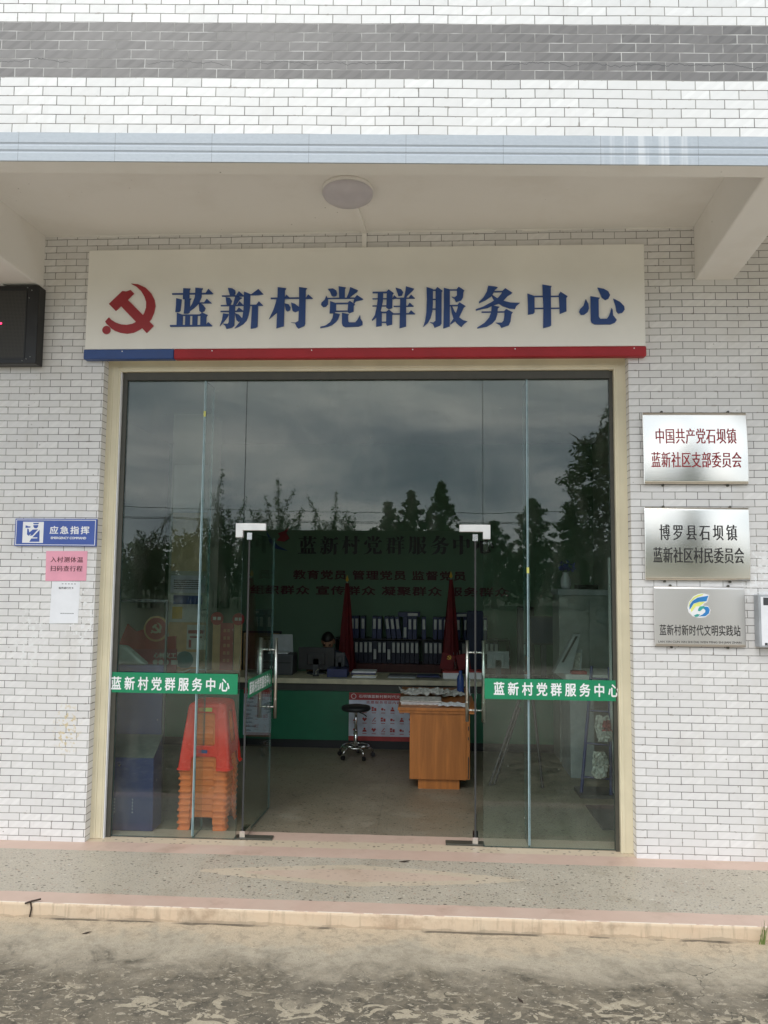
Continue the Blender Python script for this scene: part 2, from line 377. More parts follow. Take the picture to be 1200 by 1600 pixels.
M['flag'] = mat('flag_cloth', (.16, .010, .013), .7, 0, .15)
M['gold'] = mat('gold_yellow', (.70, .45, .06), .5)
M['skin'] = mat('skin', (.42, .22, .14), .55)
M['hair'] = mat('hair', (.012, .010, .009), .5)
M['cloth'] = mat('dark_shirt', (.045, .05, .08), .8)
M['leather'] = mat('black_leather', (.022, .022, .024), .45)
M['navy'] = mat('navy_chair_mesh', (.016, .022, .05), .7)
M['brown'] = mat('brown_board', (.20, .13, .055), .6)
M['tan'] = mat('tan_card', (.66, .42, .21), .65)
M['ycream'] = mat('yellow_cream_board', (.74, .60, .38), .6)
M['teal'] = mat('teal_print', (.10, .26, .28), .6)
M['salmon'] = mat('salmon_print', (.55, .22, .13), .6)
M['posterblue'] = mat('poster_blue', (.03, .08, .26), .5)
M['pale'] = mat('poster_pale_blue', (.62, .65, .76), .55)
M['posred'] = mat('poster_red', (.42, .05, .05), .5)
M['rosepink'] = mat('board_rose', (.36, .07, .10), .6)
M['mat'] = mat('rubber_mat', (.045, .045, .045), .85)
M['news'] = mat('newspaper', (.60, .58, .55), .8, 0, .3, 30)
M['ladder'] = mat('rack_blue', (.03, .04, .17), .4)
M['porc'] = mat('porcelain', (.55, .56, .6), .25)
M['bluef'] = mat('blue_petals', (.05, .08, .32), .6)
M['leafk'] = leaf_mat('dark_leaf', (.06, .085, .04), (.12, .16, .075))
M['leafm'] = leaf_mat('mid_leaf', (.075, .105, .05), (.14, .18, .09))
M['bamb'] = leaf_mat('bamboo_leaf', (.09, .115, .06), (.17, .20, .105))
M['bark'] = mat('bark', (.10, .075, .05), .9, 0, .3, 6, .5)
M['weed'] = mat('weed_green', (.16, .22, .06), .7)
M['twig'] = mat('twig_brown', (.045, .03, .022), .9)
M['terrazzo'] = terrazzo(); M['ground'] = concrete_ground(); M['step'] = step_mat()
M['tape'] = mat('yellow_tape', (.62, .62, .16), .5)
M['water'] = mat('bottle_blue', (.04, .08, .26), .25)

def emis(name, c, s):
    k = NT(name); k.b.inputs['Emission Color'].default_value = (*c, 1); k.b.inputs['Emission Strength'].default_value = s
    return k.fin((.2, .01, .01), .5)
M['ledred'] = emis('lit_red_led', (1, .03, .12), 3)

def trim_mat():
    k = NT('blue_trim_tile'); o = k.sep(k.coord()); x, z = o[0], o[2]
    u = k.math('FRACT', k.math('DIVIDE', k.math('SUBTRACT', x, .105), .4955)); du = k.math('MINIMUM', u, k.math('SUBTRACT', 1.0, u))
    seam = k.math('LESS_THAN', du, .0028)
    gz = k.math('MINIMUM', k.math('ABSOLUTE', k.math('SUBTRACT', z, 3.9935)), k.math('ABSOLUTE', k.math('SUBTRACT', z, 3.9545)))
    gro = k.math('LESS_THAN', gz, .0028)
    n = k.noise(k.scale(k.coord(), (1, 1, 2)), 40, 4, .7)
    c = k.mix(n, (.37, .415, .465), (.49, .535, .58))
    rx = k.math('MULTIPLY', k.ramp(x, 1.05, 1.2), k.math('SUBTRACT', 1.0, k.ramp(x, 1.5, 1.6)))
    runs = k.math('MULTIPLY', k.ramp(k.noise(k.scale(k.coord(), (18, 1, .5)), 1.0, 3), .46, .6), rx)
    c = k.mix(k.math('MULTIPLY', runs, .6), c, (.72, .74, .76))
    c = k.mix(k.math('MAXIMUM', k.math('MULTIPLY', seam, .75), k.math('MULTIPLY', gro, .75)), c, (.20, .22, .25))
    hz = k.ramp(gz, .002, .010)
    k.bump(k.math('ADD', hz, k.math('MULTIPLY', n, .15)), .6, .006)
    return k.fin(c, .45)
M['trim'] = trim_mat()

def led_mat():
    k = NT('led_panel'); o = k.sep(k.coord()); 
    u = k.math('ABSOLUTE', k.math('SUBTRACT', k.math('FRACT', k.math('DIVIDE', o[0], .010)), .5))
    v = k.math('ABSOLUTE', k.math('SUBTRACT', k.math('FRACT', k.math('DIVIDE', o[2], .010)), .5))
    g = k.math('GREATER_THAN', k.math('MAXIMUM', u, v), .36)
    c = k.mix(g, (.014, .012, .011), (.05, .048, .04))
    return k.fin(c, .5)
M['led'] = led_mat()

# ------------------------------------------------------------------ mesh helpers
def link(name, me, m, parent=None, smooth=False):
    o = bpy.data.objects.new(name, me); COL.objects.link(o)
    ms = m if isinstance(m, (list, tuple)) else [m]
    for q in ms: me.materials.append(q)
    if smooth:
        for p in me.polygons: p.use_smooth = True
    if parent: o.parent = parent
    return o
class MB:
    def __init__(s): s.b = bmesh.new(); s.mi = 0
    def _m(s, faces):
        for f in faces: f.material_index = s.mi
    def box(s, x0, x1, y0, y1, z0, z1, bev=0):
        b = s.b
        vs = [b.verts.new((x, y, z)) for z in (z0, z1) for y in (y0, y1) for x in (x0, x1)]
        fs = [b.faces.new([vs[i] for i in q]) for q in ((0, 2, 3, 1), (4, 5, 7, 6), (0, 1, 5, 4), (2, 6, 7, 3), (0, 4, 6, 2), (1, 3, 7, 5))]
        s._m(fs)
        if bev:
            es = list({e for f in fs for e in f.edges})
            r = bmesh.ops.bevel(b, geom=es, offset=bev, segments=2, affect='EDGES', profile=.6)
            s._m(r['faces'])
        return s
    def prism(s, pts, y0, y1):            # outline in XZ, counter-clockwise seen from -Y; front at y0
        b = s.b
        area = sum(pts[i][0] * pts[(i + 1) % len(pts)][1] - pts[(i + 1) % len(pts)][0] * pts[i][1] for i in range(len(pts)))
        if area < 0: pts = pts[::-1]
        f = [b.verts.new((p[0], y0, p[1])) for p in pts]; k = [b.verts.new((p[0], y1, p[1])) for p in pts]
        n = len(pts); fs = [b.faces.new(f), b.faces.new(k[::-1])]
        for i in range(n): fs.append(b.faces.new((f[i], k[i], k[(i + 1) % n], f[(i + 1) % n])))
        s._m(fs); return s
    def hull8(s, lo, hi):                 # lo/hi: 4 points each
        b = s.b; l = [b.verts.new(p) for p in lo]; h = [b.verts.new(p) for p in hi]
        fs = [b.faces.new(l[::-1]), b.faces.new(h)]
        for i in range(4): fs.append(b.faces.new((l[i], l[(i + 1) % 4], h[(i + 1) % 4], h[i])))
        s._m(fs); return s
    def tube(s, pts, r, n=10, caps=True, r2=None):
        b = s.b; pts = [Vector(p) for p in pts]; rings = []
        prev = None
        for i, p in enumerate(pts):
            d = (pts[min(i + 1, len(pts) - 1)] - pts[max(i - 1, 0)]).normalized()
            a = Vector((0, 0, 1)) if abs(d.z) < .9 else Vector((1, 0, 0))
            if prev is None: u = d.cross(a).normalized()
            else: u = (prev - d * prev.dot(d)).normalized()
            prev = u; w = d.cross(u)
            rr = r if r2 is None else r + (r2 - r) * i / (len(pts) - 1)
            rings.append([b.verts.new(p + u * rr * math.cos(2 * PI * j / n) + w * rr * math.sin(2 * PI * j / n)) for j in range(n)])
        fs = []
        for a, c in zip(rings, rings[1:]):
            for j in range(n): fs.append(b.faces.new((a[j], a[(j + 1) % n], c[(j + 1) % n], c[j])))
        if caps: fs.append(b.faces.new(rings[0][::-1])); fs.append(b.faces.new(rings[-1]))
        s._m(fs); return s
    def lathe(s, prof, n=32, c=(0, 0, 0)):
        b = s.b; rings = []
        for (r, z) in prof:
            if r < 1e-6: rings.append([b.verts.new((c[0], c[1], c[2] + z))])
            else: rings.append([b.verts.new((c[0] + r * math.cos(2 * PI * j / n), c[1] + r * math.sin(2 * PI * j / n), c[2] + z)) for j in range(n)])
        fs = []
        for a, k in zip(rings, rings[1:]):
            for j in range(n):
                if len(a) == 1 and len(k) == 1: continue
                if len(a) == 1: fs.append(b.faces.new((a[0], k[(j + 1) % n], k[j])))
                elif len(k) == 1: fs.append(b.faces.new((a[j], a[(j + 1) % n], k[0])))
                else: fs.append(b.faces.new((a[j], a[(j + 1) % n], k[(j + 1) % n], k[j])))
        s._m(fs); return s
    def quad(s, pts):
        f = s.b.faces.new([s.b.verts.new(p) for p in pts]); s._m([f]); return s
    def done(s, name, m, parent=None, smooth=False, fix=True):
        if fix: bmesh.ops.recalc_face_normals(s.b, faces=s.b.faces)
        me = bpy.data.meshes.new(name); s.b.to_mesh(me); s.b.free()
        return link(name, me, m, parent, smooth)
def tag(o, label, cat, group=None):
    o['label'] = label; o['category'] = cat
    if group: o['group'] = group
    return o
def thing(name, label, cat, loc=(0, 0, 0), rz=0, group=None):
    o = bpy.data.objects.new(name, None); COL.objects.link(o); o.location = loc; o.rotation_euler = (0, 0, rz); o.empty_display_size = .1
    return tag(o, label, cat, group)
def struct(o): o['kind'] = 'structure'; return o
def copy_tree(o, parent=None):
    c = o.copy(); COL.objects.link(c)
    if parent: c.parent = parent
    for ch in list(o.children): copy_tree(ch, c)
    return c
def bevel(o, w, seg=2):
    m = o.modifiers.new('bevel', 'BEVEL'); m.width = w; m.segments = seg; m.limit_method = 'ANGLE'; return o

# lettering: font outlines fitted to a measured box, standing in an XZ plane and facing -Y
_tc = {}
def raw_text(body, space=1.0, off=0.0, depth=.01):
    key = (body, space, off)
    if key in _tc: return _tc[key]
    c = bpy.data.curves.new('t', 'FONT'); c.body = body; c.size = 1; c.space_character = space; c.offset = off
    c.extrude = .5; c.fill_mode = 'BOTH'; c.resolution_u = 3
    o = bpy.data.objects.new('t', c); COL.objects.link(o)
    dg = bpy.context.evaluated_depsgraph_get(); dg.update()
    me = bpy.data.meshes.new_from_object(o.evaluated_get(dg))
    V = [tuple(v.co) for v in me.vertices]; F = [tuple(p.vertices) for p in me.polygons]
    bpy.data.objects.remove(o); bpy.data.meshes.remove(me); bpy.data.curves.remove(c)
    _tc[key] = (V, F); return V, F
def letters(name, body, x0, x1, z0, z1, y, m, parent, depth=.004, space=1.0, off=0.0, song=0, skew=0.0, bulge=None):
    """front face at y, body reaching back by depth; song>0 thickens only the upright strokes"""
    V, F = raw_text(body, space, 0.0)
    xs = [v[0] for v in V]; ys = [v[1] for v in V]
    ax, bx, ay, by = min(xs) - off, max(xs) + song + off, min(ys) - off, max(ys) + off
    sx = (x1 - x0) / (bx - ax); sz = (z1 - z0) / (by - ay)
    nv, nf = [], []
    moves = [(song * k / 2, 0) for k in range(3)] if song else ([(-off, 0), (off, 0), (0, -off), (0, off)] if off else [(0, 0)])
    for k, (dx, dz) in enumerate(moves):
        base = len(nv); dy = .00012 * k
        for v in V:
            z = z0 + (v[1] + dz - ay) * sz
            nv.append((x0 + (v[0] + dx - ax) * sx, y + dy + (depth if v[2] < 0 else 0) + (bulge(z) if bulge else 0), z))
        nf += [tuple(base + i for i in f) for f in F]
    me = bpy.data.meshes.new(name); me.from_pydata(nv, [], nf)
    return link(name, me, m, parent)

# the nine heavy Song-style characters of the signboard, outlines on a 0..120 grid (y down)
def rc(x0, y0, x1, y1): return [(x0, y0), (x1, y0), (x1, y1), (x0, y1)]
G = {
'lan': [rc(14, 27, 110, 30), [(93, 28.5), (100, 17), (112, 29)], [(40, 15), (57, 16), (55, 20), (55, 42), (40, 41)],
  [(69, 14), (87, 16), (84, 20), (84, 36), (78, 52), (67, 63), (57, 70), (55, 64), (62, 54), (68, 38), (69, 30)],
  [(24, 39), (37, 42), (35, 69), (31, 72), (23, 72), (24, 55)], [(44, 40), (60, 40), (57, 44), (57, 73), (53, 76), (43, 76), (44, 60)],
  rc(78, 49.5, 107, 52), [(90, 51), (97, 41), (109, 52)], [(78, 51), (88, 55), (94, 63), (92, 70), (85, 74), (80, 70), (79, 60)],
  [(27, 74), (41, 79), (41, 105), (27, 105)], rc(38, 78.5, 84, 81.5), rc(47, 80, 58, 105), rc(64, 80, 76, 105),
  [(80, 79), (87, 74), (100, 80), (97, 84), (97, 105), (83, 105), (83, 81)], [(11, 103.5), (110, 104), (112, 106), (110, 107), (12, 107.5)], [(96, 105), (102, 97), (112, 106)]],
'xin': [[(28, 14), (38, 15), (45, 20), (46, 26), (43, 32), (33, 32), (30, 22)], rc(14, 32, 66, 34.5), [(47, 33), (54, 22), (66, 33)],
  [(23, 36), (33, 38), (38, 45), (35, 54), (26, 54), (24, 44)], [(46, 33), (62, 38), (56, 42), (47, 55), (41, 55), (44, 42)],
  rc(12, 55, 66, 57.5), [(50, 56), (56, 46), (66, 56)], rc(12, 69, 66, 71.5), [(49, 70), (55, 61), (66, 70)],
  [(32, 56), (46, 56), (45, 104), (40, 109), (27, 112), (24, 105), (18, 100), (30, 100), (32, 96)], [(18, 75), (31, 77), (28, 84), (20, 95), (11, 105), (16, 90)],
  [(46, 75), (55, 78), (64, 88), (60, 93), (54, 95), (50, 91)],
  [(66, 23), (81, 29), (81, 62), (78, 80), (74, 92), (66, 101), (56, 107), (46, 111), (57, 97), (64, 85), (66, 65)],
  [(80, 29), (83, 30), (100, 17), (112, 30), (100, 32), (80, 32)], rc(80, 55, 110, 57.5), [(95, 56), (102, 47), (112, 57)],
  [(86, 57), (100, 57), (100, 107), (96, 110), (84, 112)]],
'cun': [[(27, 12), (47, 15), (44, 19), (43, 105), (26, 110), (27, 70)], rc(11, 37, 78, 40), [(43, 38), (48, 30), (57, 39)],
  [(25, 39), (28, 39), (28, 71), (15, 82), (8, 88), (18, 66), (23, 50)], [(44, 51), (53, 53), (58, 60), (57, 67), (51, 70), (47, 67), (45, 58)],
  [(59, 49), (68, 52), (78, 60), (78, 68), (69, 72), (63, 69), (61, 60)],
  [(77, 12), (96, 15), (93, 19), (93, 100), (91, 105), (77, 111), (73, 107), (69, 98), (60, 96.5), (70, 97), (77, 93), (78, 50)],
  rc(92, 37.5, 108, 40.5), [(93, 39), (99, 30), (110, 40)]],
'dang': [[(26, 16), (38, 15), (46, 20), (48, 27), (46, 33), (40, 34), (35, 32), (31, 22)], [(51, 10), (68, 13), (66, 16), (66, 38), (53, 38)],
  [(78, 12), (96, 20), (94, 24), (80, 34), (76, 38), (70, 38), (76, 22)], [(23, 32), (27, 40), (27, 52), (22, 58), (16, 59), (11, 54), (12, 48), (19, 42)],
  rc(26, 37.3, 91, 39.8), [(94, 31), (109, 41), (106, 43), (92, 46), (87, 52), (86, 48), (89, 38)],
  [(32, 45), (46, 50), (46, 70), (40, 74), (31, 74)], rc(45, 49.5, 76, 52.3), rc(45, 68, 75, 70.5), [(74, 48), (78, 45), (90, 54), (87, 56), (87, 70), (77, 74), (73, 71)],
  [(40, 73), (55, 76), (54, 79), (51, 88), (46, 95), (37, 102), (27, 106), (10, 109), (10, 106), (22, 103), (33, 95), (38, 85)],
  [(60, 73), (76, 77), (74, 79), (75, 94), (77, 96), (91, 96), (96, 90), (102, 79), (103, 87), (108, 95), (108, 102), (99, 106), (68, 107), (62, 104), (60, 98)]],
'qun': [rc(12, 22.5, 46, 25.5), [(24, 24), (37, 24), (36, 45), (33, 60), (31, 68), (34, 70), (34, 103), (21, 105), (21, 83), (12, 91), (11, 89), (18, 78), (22, 58), (24, 40)],
  rc(12, 38, 62, 40), rc(12, 55, 46, 57), [(45, 21), (49, 17), (61, 26), (58, 30), (58, 61), (50, 64), (44, 60)], [(58, 39), (62, 31), (70, 38.5)],
  rc(62, 37, 109, 39.3), [(95, 38), (101, 30), (110, 39)], rc(33, 70, 46, 73), [(44, 70), (50, 65), (61, 74), (58, 78), (58, 100), (46, 103), (44, 99)], rc(34, 93.5, 45, 96),
  [(65, 13), (78, 17), (83, 24), (80, 32), (72, 33), (69, 24)], [(89, 10), (108, 16), (106, 19), (92, 33), (90, 37), (85, 37), (88, 20)],
  rc(61, 56, 107, 58.5), [(93, 57), (98, 49), (107, 58)], rc(58, 74, 110, 76.5), [(95, 75), (101, 67), (111, 76)], [(76, 38), (90, 38), (90, 105), (75, 109)]],
'fu': [[(18, 11), (33, 16), (33, 50), (32, 68), (28, 84), (22, 95), (11, 105), (15, 92), (18, 72), (19, 40)], rc(32, 17, 42, 19.5), rc(32, 39, 40, 41.5), rc(31, 62, 40, 64.5),
  [(39, 16), (43, 11), (55, 20), (53, 23), (53, 97), (50, 102), (37, 107), (33, 98), (26, 94), (34, 95), (39, 91)], [(58, 13), (72, 17), (72, 104), (57, 109), (58, 60)],
  rc(71, 17, 90, 19.5), [(88, 16), (92, 11), (105, 20), (103, 24), (102, 36), (98, 43), (86, 47), (82, 39), (76, 34.5), (83, 36), (88, 32)], rc(72, 54, 92, 56.5),
  [(90, 53), (94, 48), (108, 57), (104, 60), (98, 73), (93, 84), (86, 91), (73, 100), (73, 97), (80, 87), (86, 73), (90, 60)],
  [(74, 56), (77, 56), (82, 68), (93, 83), (102, 90), (112, 93), (106, 97), (98, 106), (88, 97), (80, 85), (76, 72)]],
'wu': [[(41, 8), (57, 10), (63, 12), (57, 17), (52, 27), (47, 34), (35, 42), (20, 49), (20, 46), (30, 36), (38, 22)], rc(55, 20.5, 76, 23),
  [(74, 20), (80, 14), (96, 25), (93, 28), (86, 32), (77, 42), (66, 50), (48, 56), (40, 60), (25, 63), (13, 66), (13, 63), (30, 57), (50, 46), (64, 36), (72, 26)],
  [(48, 29), (51, 30), (62, 38), (77, 44), (92, 48), (113, 49), (105, 56), (102, 63), (90, 62), (74, 56), (62, 48), (53, 40)], rc(26, 68.5, 80, 71),
  [(49, 54), (67, 58), (63, 61), (62, 75), (58, 88), (50, 97), (38, 104), (16, 108), (16, 106), (33, 95), (43, 83), (48, 70)],
  [(78, 67), (82, 63), (97, 71), (94, 75), (92, 92), (88, 101), (71, 107), (67, 100), (58, 95), (72, 95), (76, 90), (78, 78)]],
'zhong': [[(46, 5), (67, 9), (65, 13), (65, 101), (62, 103), (47, 107), (48, 60)], [(12, 26), (28, 32), (28, 70), (25, 73), (13, 75), (13, 50)],
  rc(28, 31.5, 48, 34), rc(64, 31.5, 84, 34), rc(28, 59.5, 48, 62), rc(64, 59.5, 84, 62), [(83, 28), (87, 22), (103, 33), (100, 37), (100, 68), (85, 74), (84, 50)]],
'xin1': [[(25, 39), (31, 50), (32, 61), (29, 69), (21, 75), (14, 75), (10, 68), (12, 62), (20, 54)],
  [(36, 32), (57, 36), (54, 40), (54, 80), (57, 85), (72, 85), (77, 78), (83, 60), (85, 64), (86, 77), (94, 88), (90, 94), (80, 98), (45, 98), (38, 94), (36, 88)],
  [(52, 12), (66, 15), (76, 21), (80, 30), (76, 38), (69, 41), (62, 36)], [(87, 38), (102, 46), (111, 56), (112, 64), (107, 71), (98, 73), (94, 68), (92, 55)]],
}
NAME9 = ['lan', 'xin', 'cun', 'dang', 'qun', 'fu', 'wu', 'zhong', 'xin1']
def song_line(name, cells, y, m, parent, depth=.012):
    b = MB()
    for g, (x0, z0, sx, sz) in zip(NAME9, cells):        # z0 = top of the cell
        for i, poly in enumerate(G[g]):
            yy = y + .0004 * (i % 7)
            b.prism([(x0 + px * sx, z0 - pz * sz) for px, pz in poly], yy, y + depth + .0004 * i)
    return b.done(name, m, parent)
def circ(cx, cz, r, n=20, a0=0): return [(cx + r * math.cos(2 * PI * i / n + a0), cz + r * math.sin(2 * PI * i / n + a0)) for i in range(n)]
HS = [[(20, 45), (45, 20), (53, 21), (61, 18), (68, 25), (56, 37), (44, 49), (33.5, 58.5)], [(42, 48), (55, 36), (108, 88), (95, 102)],
      [(61, 5.5), (75, 7), (90, 14), (101, 25), (108, 38), (110, 50), (108, 62), (103, 75), (94, 86), (82, 95), (70, 101), (57, 103), (44, 101), (33, 97), (27, 93), (22, 88), (17, 84), (14, 79), (21, 71), (26, 76), (34, 81), (45, 85), (56, 86), (67, 84), (76, 79), (84, 72), (89, 63), (92, 53), (92, 42), (88, 31), (81, 20), (71, 11)],
      [(17 + 8 * math.cos(t * PI / 8), 95.5 + 8 * math.sin(t * PI / 8)) for t in range(16)]]
def emblem(name, x0, ztop, s, y, m, parent, depth=.008):
    b = MB()
    for i, p in enumerate(HS): b.prism([(x0 + a * s, ztop - c * s) for a, c in p], y + .0005 * i, y + depth + .0003 * i)
    return b.done(name, m, parent)

# ================================================================== SETTING
g = MB(); g.quad([(-300, -400, -.075), (300, -400, -.075), (300, 300, -.075), (-300, 300, -.075)])
struct(g.done('ground', M['ground'], fix=False))
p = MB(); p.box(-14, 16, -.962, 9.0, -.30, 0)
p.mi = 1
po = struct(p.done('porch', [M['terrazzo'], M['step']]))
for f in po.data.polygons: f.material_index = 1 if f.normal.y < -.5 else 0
bevel(po, .012, 3)

# ------------------------------------------------------------------ building
bld = thing('building', 'white tiled village building front with grey tile band and deep canopy', 'building', (0, 0, 0))
w = MB()
w.box(-9, -.173, 0, .28, 0, 4.24)
w.box(3.496, 12, 0, .28, 0, 4.24)
w.box(-.173, 3.496, 0, .28, 3.345, 4.24)
w.done('wall', M['tile'], bld)
fr = bpy.data.objects.new('fascia', None); COL.objects.link(fr); fr.parent = bld; fr.location = (1.9, -1.5, 0); fr.rotation_euler = (0, 0, R(2.75))
# fascia parts are modelled in the fascia's own axes
f1 = MB(); f1.box(-12, 12, 0, .12, 4.055, 7.6); f1.done('tiled_face', M['ftile'], fr)
f2 = MB(); f2.box(-12, 12, -.004, .006, 3.904, 4.055); f2.done('blue_trim', M['trim'], fr)
f3 = MB(); f3.box(-12, 12, .006, .12, 3.9065, 4.0549); f3.done('edge_soffit', M['ceil'], fr)
fa = math.tan(R(2.75))
def fy(x): return -1.5 + fa * (x - 1.9)
c = MB(); c.hull8([(-9, fy(-9) + .1, 4.24), (12, fy(12) + .1, 4.24), (12, .3, 4.24), (-9, .3, 4.24)], [(-9, fy(-9) + .1, 4.40), (12, fy(12) + .1, 4.40), (12, .3, 4.40), (-9, .3, 4.40)])
c.done('canopy_ceiling', M['ceil'], bld)
def beam(xw0, xw1, zw, xf0, xf1, zf):
    b = MB(); yf0, yf1 = fy(xf0) + .11, fy(xf1) + .11
    b.hull8([(xf0, yf0, zf), (xf1, yf1, zf), (xw1, 0.02, zw), (xw0, 0.02, zw)], [(xf0, yf0, 4.25), (xf1, yf1, 4.25), (xw1, 0.02, 4.25), (xw0, 0.02, 4.25)])
    return bevel(b.done('canopy_beam', M['ceil'], bld), .012, 3)
beam(3.960, 4.225, 3.862, 3.872, 4.13, 3.906)
beam(-.905, -.645, 3.852, -.99, -.735, 3.906)
# ragged plaster line where ceiling meets tile
b = MB()
xx = -.64
while xx < 3.95:
    l = rnd.uniform(.05, .25); h = rnd.uniform(.004, .016); b.box(xx, min(3.95, xx + l), -rnd.uniform(.004, .010), .001, 4.24 - h, 4.242); xx += l
b.done('plaster_joint', M['ceil'], bld)
# room behind the glass
r_ = MB()
r_.box(-1.75, -1.6, .28, 5.75, 0, 3.7); r_.done('side_wall', M['plaster'], bld)
r_ = MB(); r_.box(4.45, 4.6, .28, 5.75, 0, 3.7); r_.done('side_wall', M['plaster'], bld)
r_ = MB(); r_.box(-1.6, 4.45, 5.6, 5.75, 0, 3.7); r_.done('back_wall', M['greenwall'], bld)
r_ = MB(); r_.box(-1.75, 4.6, .28, 5.75, 3.7, 3.85); r_.done('room_ceiling', M['plaster'], bld)
pl = MB(); pl.box(-.86, -.40, 3.56, 4.0, 0, 3.7); pl.done('pillar', M['plaster'], bld)

# ------------------------------------------------------------------ signboard
YS = -.06
sg = thing('signboard', 'long white signboard with blue characters and a red emblem over the entrance', 'sign', (1.65, 0, 3.31))
def par(o, root):                       # parts are built in world axes; keep them there under the root
    o.parent = root; o.matrix_parent_inverse = Matrix.Translation(-Vector(root.location)); return o
_mk = MB.done
b = MB(); b.prism([(-.292, 3.383), (3.599, 3.383), (3.601, 4.098), (-.292, 4.106)], YS, -.001); par(bevel(b.done('panel', M['white']), .004), sg)
b = MB(); b.box(-.300, .347, YS - .003, -.001, 3.312, 3.3835); par(bevel(b.done('blue_strip', M['blue']), .008), sg)
b = MB(); b.box(.347, 3.604, YS - .003, -.001, 3.312, 3.3835); par(bevel(b.done('red_strip', M['red']), .010), sg)
u = (3.1575 - .315) / 8 / 118.5          # metres per glyph unit
u = .3553 / 79 * 80 / 120
cells = [(.315 - 11 * u + .3553 * i, 3.862 - .0045 * i, u, u) for i in range(9)]
par(song_line('lettering', cells, YS - .010, M['blue'], None, .010), sg)
par(emblem('emblem', -.203, 3.876, .00372, YS - .008, M['dred'], None), sg)
b = MB()
for xx in (-.2, .0, .42, .9, 1.4, 1.9, 2.4, 2.9, 3.3, 3.56): b.lathe([(0, -.004), (.006, -.003), (.007, 0)], 8, (0, 0, 0)); 
b.b.free()
for xx in (-.02, .62, 1.32, 2.02, 2.72, 3.52):
    b = MB(); b.tube([(xx, YS - .007, 3.366), (xx, YS - .003, 3.366)], .004, 8); par(b.done('rivet', M['satin']), sg)

# ------------------------------------------------------------------ glass storefront
sf = thing('storefront', 'glass shopfront in a cream frame with two glass doors swung open', 'shopfront', (1.666, .12, 0))
XL, XR, ZT = -.084, 3.416, 3.259
b = MB()
for (a, c) in ((-.176, XL), (XR, 3.498)):
    b.box(a, c, .078, .155, .0, 3.34)
b.box(XL, XR, .078, .155, ZT, 3.34)
# raised ridges along the profile
for (a, c) in ((-.150, -.135), (XL - .028, XL - .012), (XR + .012, XR + .028)): b.box(a, c, .073, .078, .002, 3.30)
b.box(XL, XR, .073, .078, ZT + .02, ZT + .034)
par(bevel(b.done('frame', M['cream']), .004), sf)
b = MB(); b.box(XL, XL + .006, .085, .150, 0, ZT); par(b.done('edge_seal', M['wh']), sf)
b = MB(); b.box(XL + .006, XL + .040, .112, .150, 0, ZT); b.box(XR - .026, XR, .112, .150, 0, ZT); b.box(XL + .040, XR - .026, .10, .150, ZT - .056, ZT); par(b.done('reflection_strip', M['olive']), sf)  # frame's dark reflection put in as dark-coloured strips along the glass edge
YG0, YG1 = .124, .136
def pane(name, x0, x1, z0, z1, root=sf, y0=YG0, y1=YG1):
    b = MB(); b.box(x0, x1, y0, y1, z0, z1); o = b.done(name, [M['glass'], M['gedge']])
    for f in o.data.polygons: f.material_index = 0 if abs(f.normal.y) > .9 else 1
    return par(o, root)
pane('side_pane', XL + .041, .8265, .006, ZT - .057)
pane('side_pane', 2.5145, XR - .027, .006, ZT - .057)
pane('transom_pane', .8295, 2.5115, 2.128, ZT - .057)
for x0 in (.527, 2.823):
    b = MB(); b.box(x0 - .006, x0 + .006, YG1 + .003, YG1 + .20, .004, ZT - .057); o = b.done('glass_fin', [M['glass'], M['gedge']])
    for f in o.data.polygons: f.material_index = 0 if abs(f.normal.x) > .9 else 1
    par(o, sf)
    b = MB(); b.box(x0 - .008, x0 - .0015, YG0 - .0012, YG0 - .0004, .02, 3.22); b.box(x0 + .003, x0 + .0055, YG0 - .0012, YG0 - .0004, .02, 3.22); par(b.done('silicone_joint', M['joint']), sf)
    for zz in (2.96, 1.86):
        b = MB(); b.box(x0 - .009, x0 + .007, YG0 - .003, YG0 - .0015, zz - .02, zz + .02)
        if (x0 < 1) == (zz > 2): par(b.done('tape', M['tape']), sf)
        else: b.b.free()
# green safety bands on the fixed panes
def band(x0, x1, z0, z1, tx0, tx1, tz0, tz1, root):
    b = MB(); b.box(x0, x1, YG0 - .0150, YG0 - .0138, z0, z1); o = par(b.done('safety_band', M['green']), root)
    par(letters('lettering', '蓝新村党群服务中心', tx0, tx1, tz0, tz1, YG0 - .0160, M['wh'], None, .001, 1.5, .022), root).name = 'band_lettering'
band(XL + .012, .8185, .982, 1.122, -.078, .762, 1.000, 1.093, sf)
band(2.522, XR - .012, .984, 1.122, 2.584, 3.428, 1.010, 1.100, sf)
# patch fittings
def patch(sgn, xi):
    b = MB()
    pts = [(xi - .051, 2.172), (xi + .163, 2.172), (xi + .163, 2.122), (xi, 2.122), (xi, 2.072), (xi - .051, 2.072)]
    if sgn < 0: pts = [(2 * xi - x, z) for x, z in pts]
    b.prism(pts, YG0 - .016, YG1 + .016); par(bevel(b.done('patch_fitting', M['patch']), .003), sf)
patch(1, .828); patch(-1, 2.513)
for (a, c, e_) in ((.812, 1.076, .135), (2.262, 2.524, .140)):
    b = MB(); b.box(a, c, e_ - .003, e_ + .075, .001, .012); par(bevel(b.done('floor_pivot', M['olive']), .003), sf)
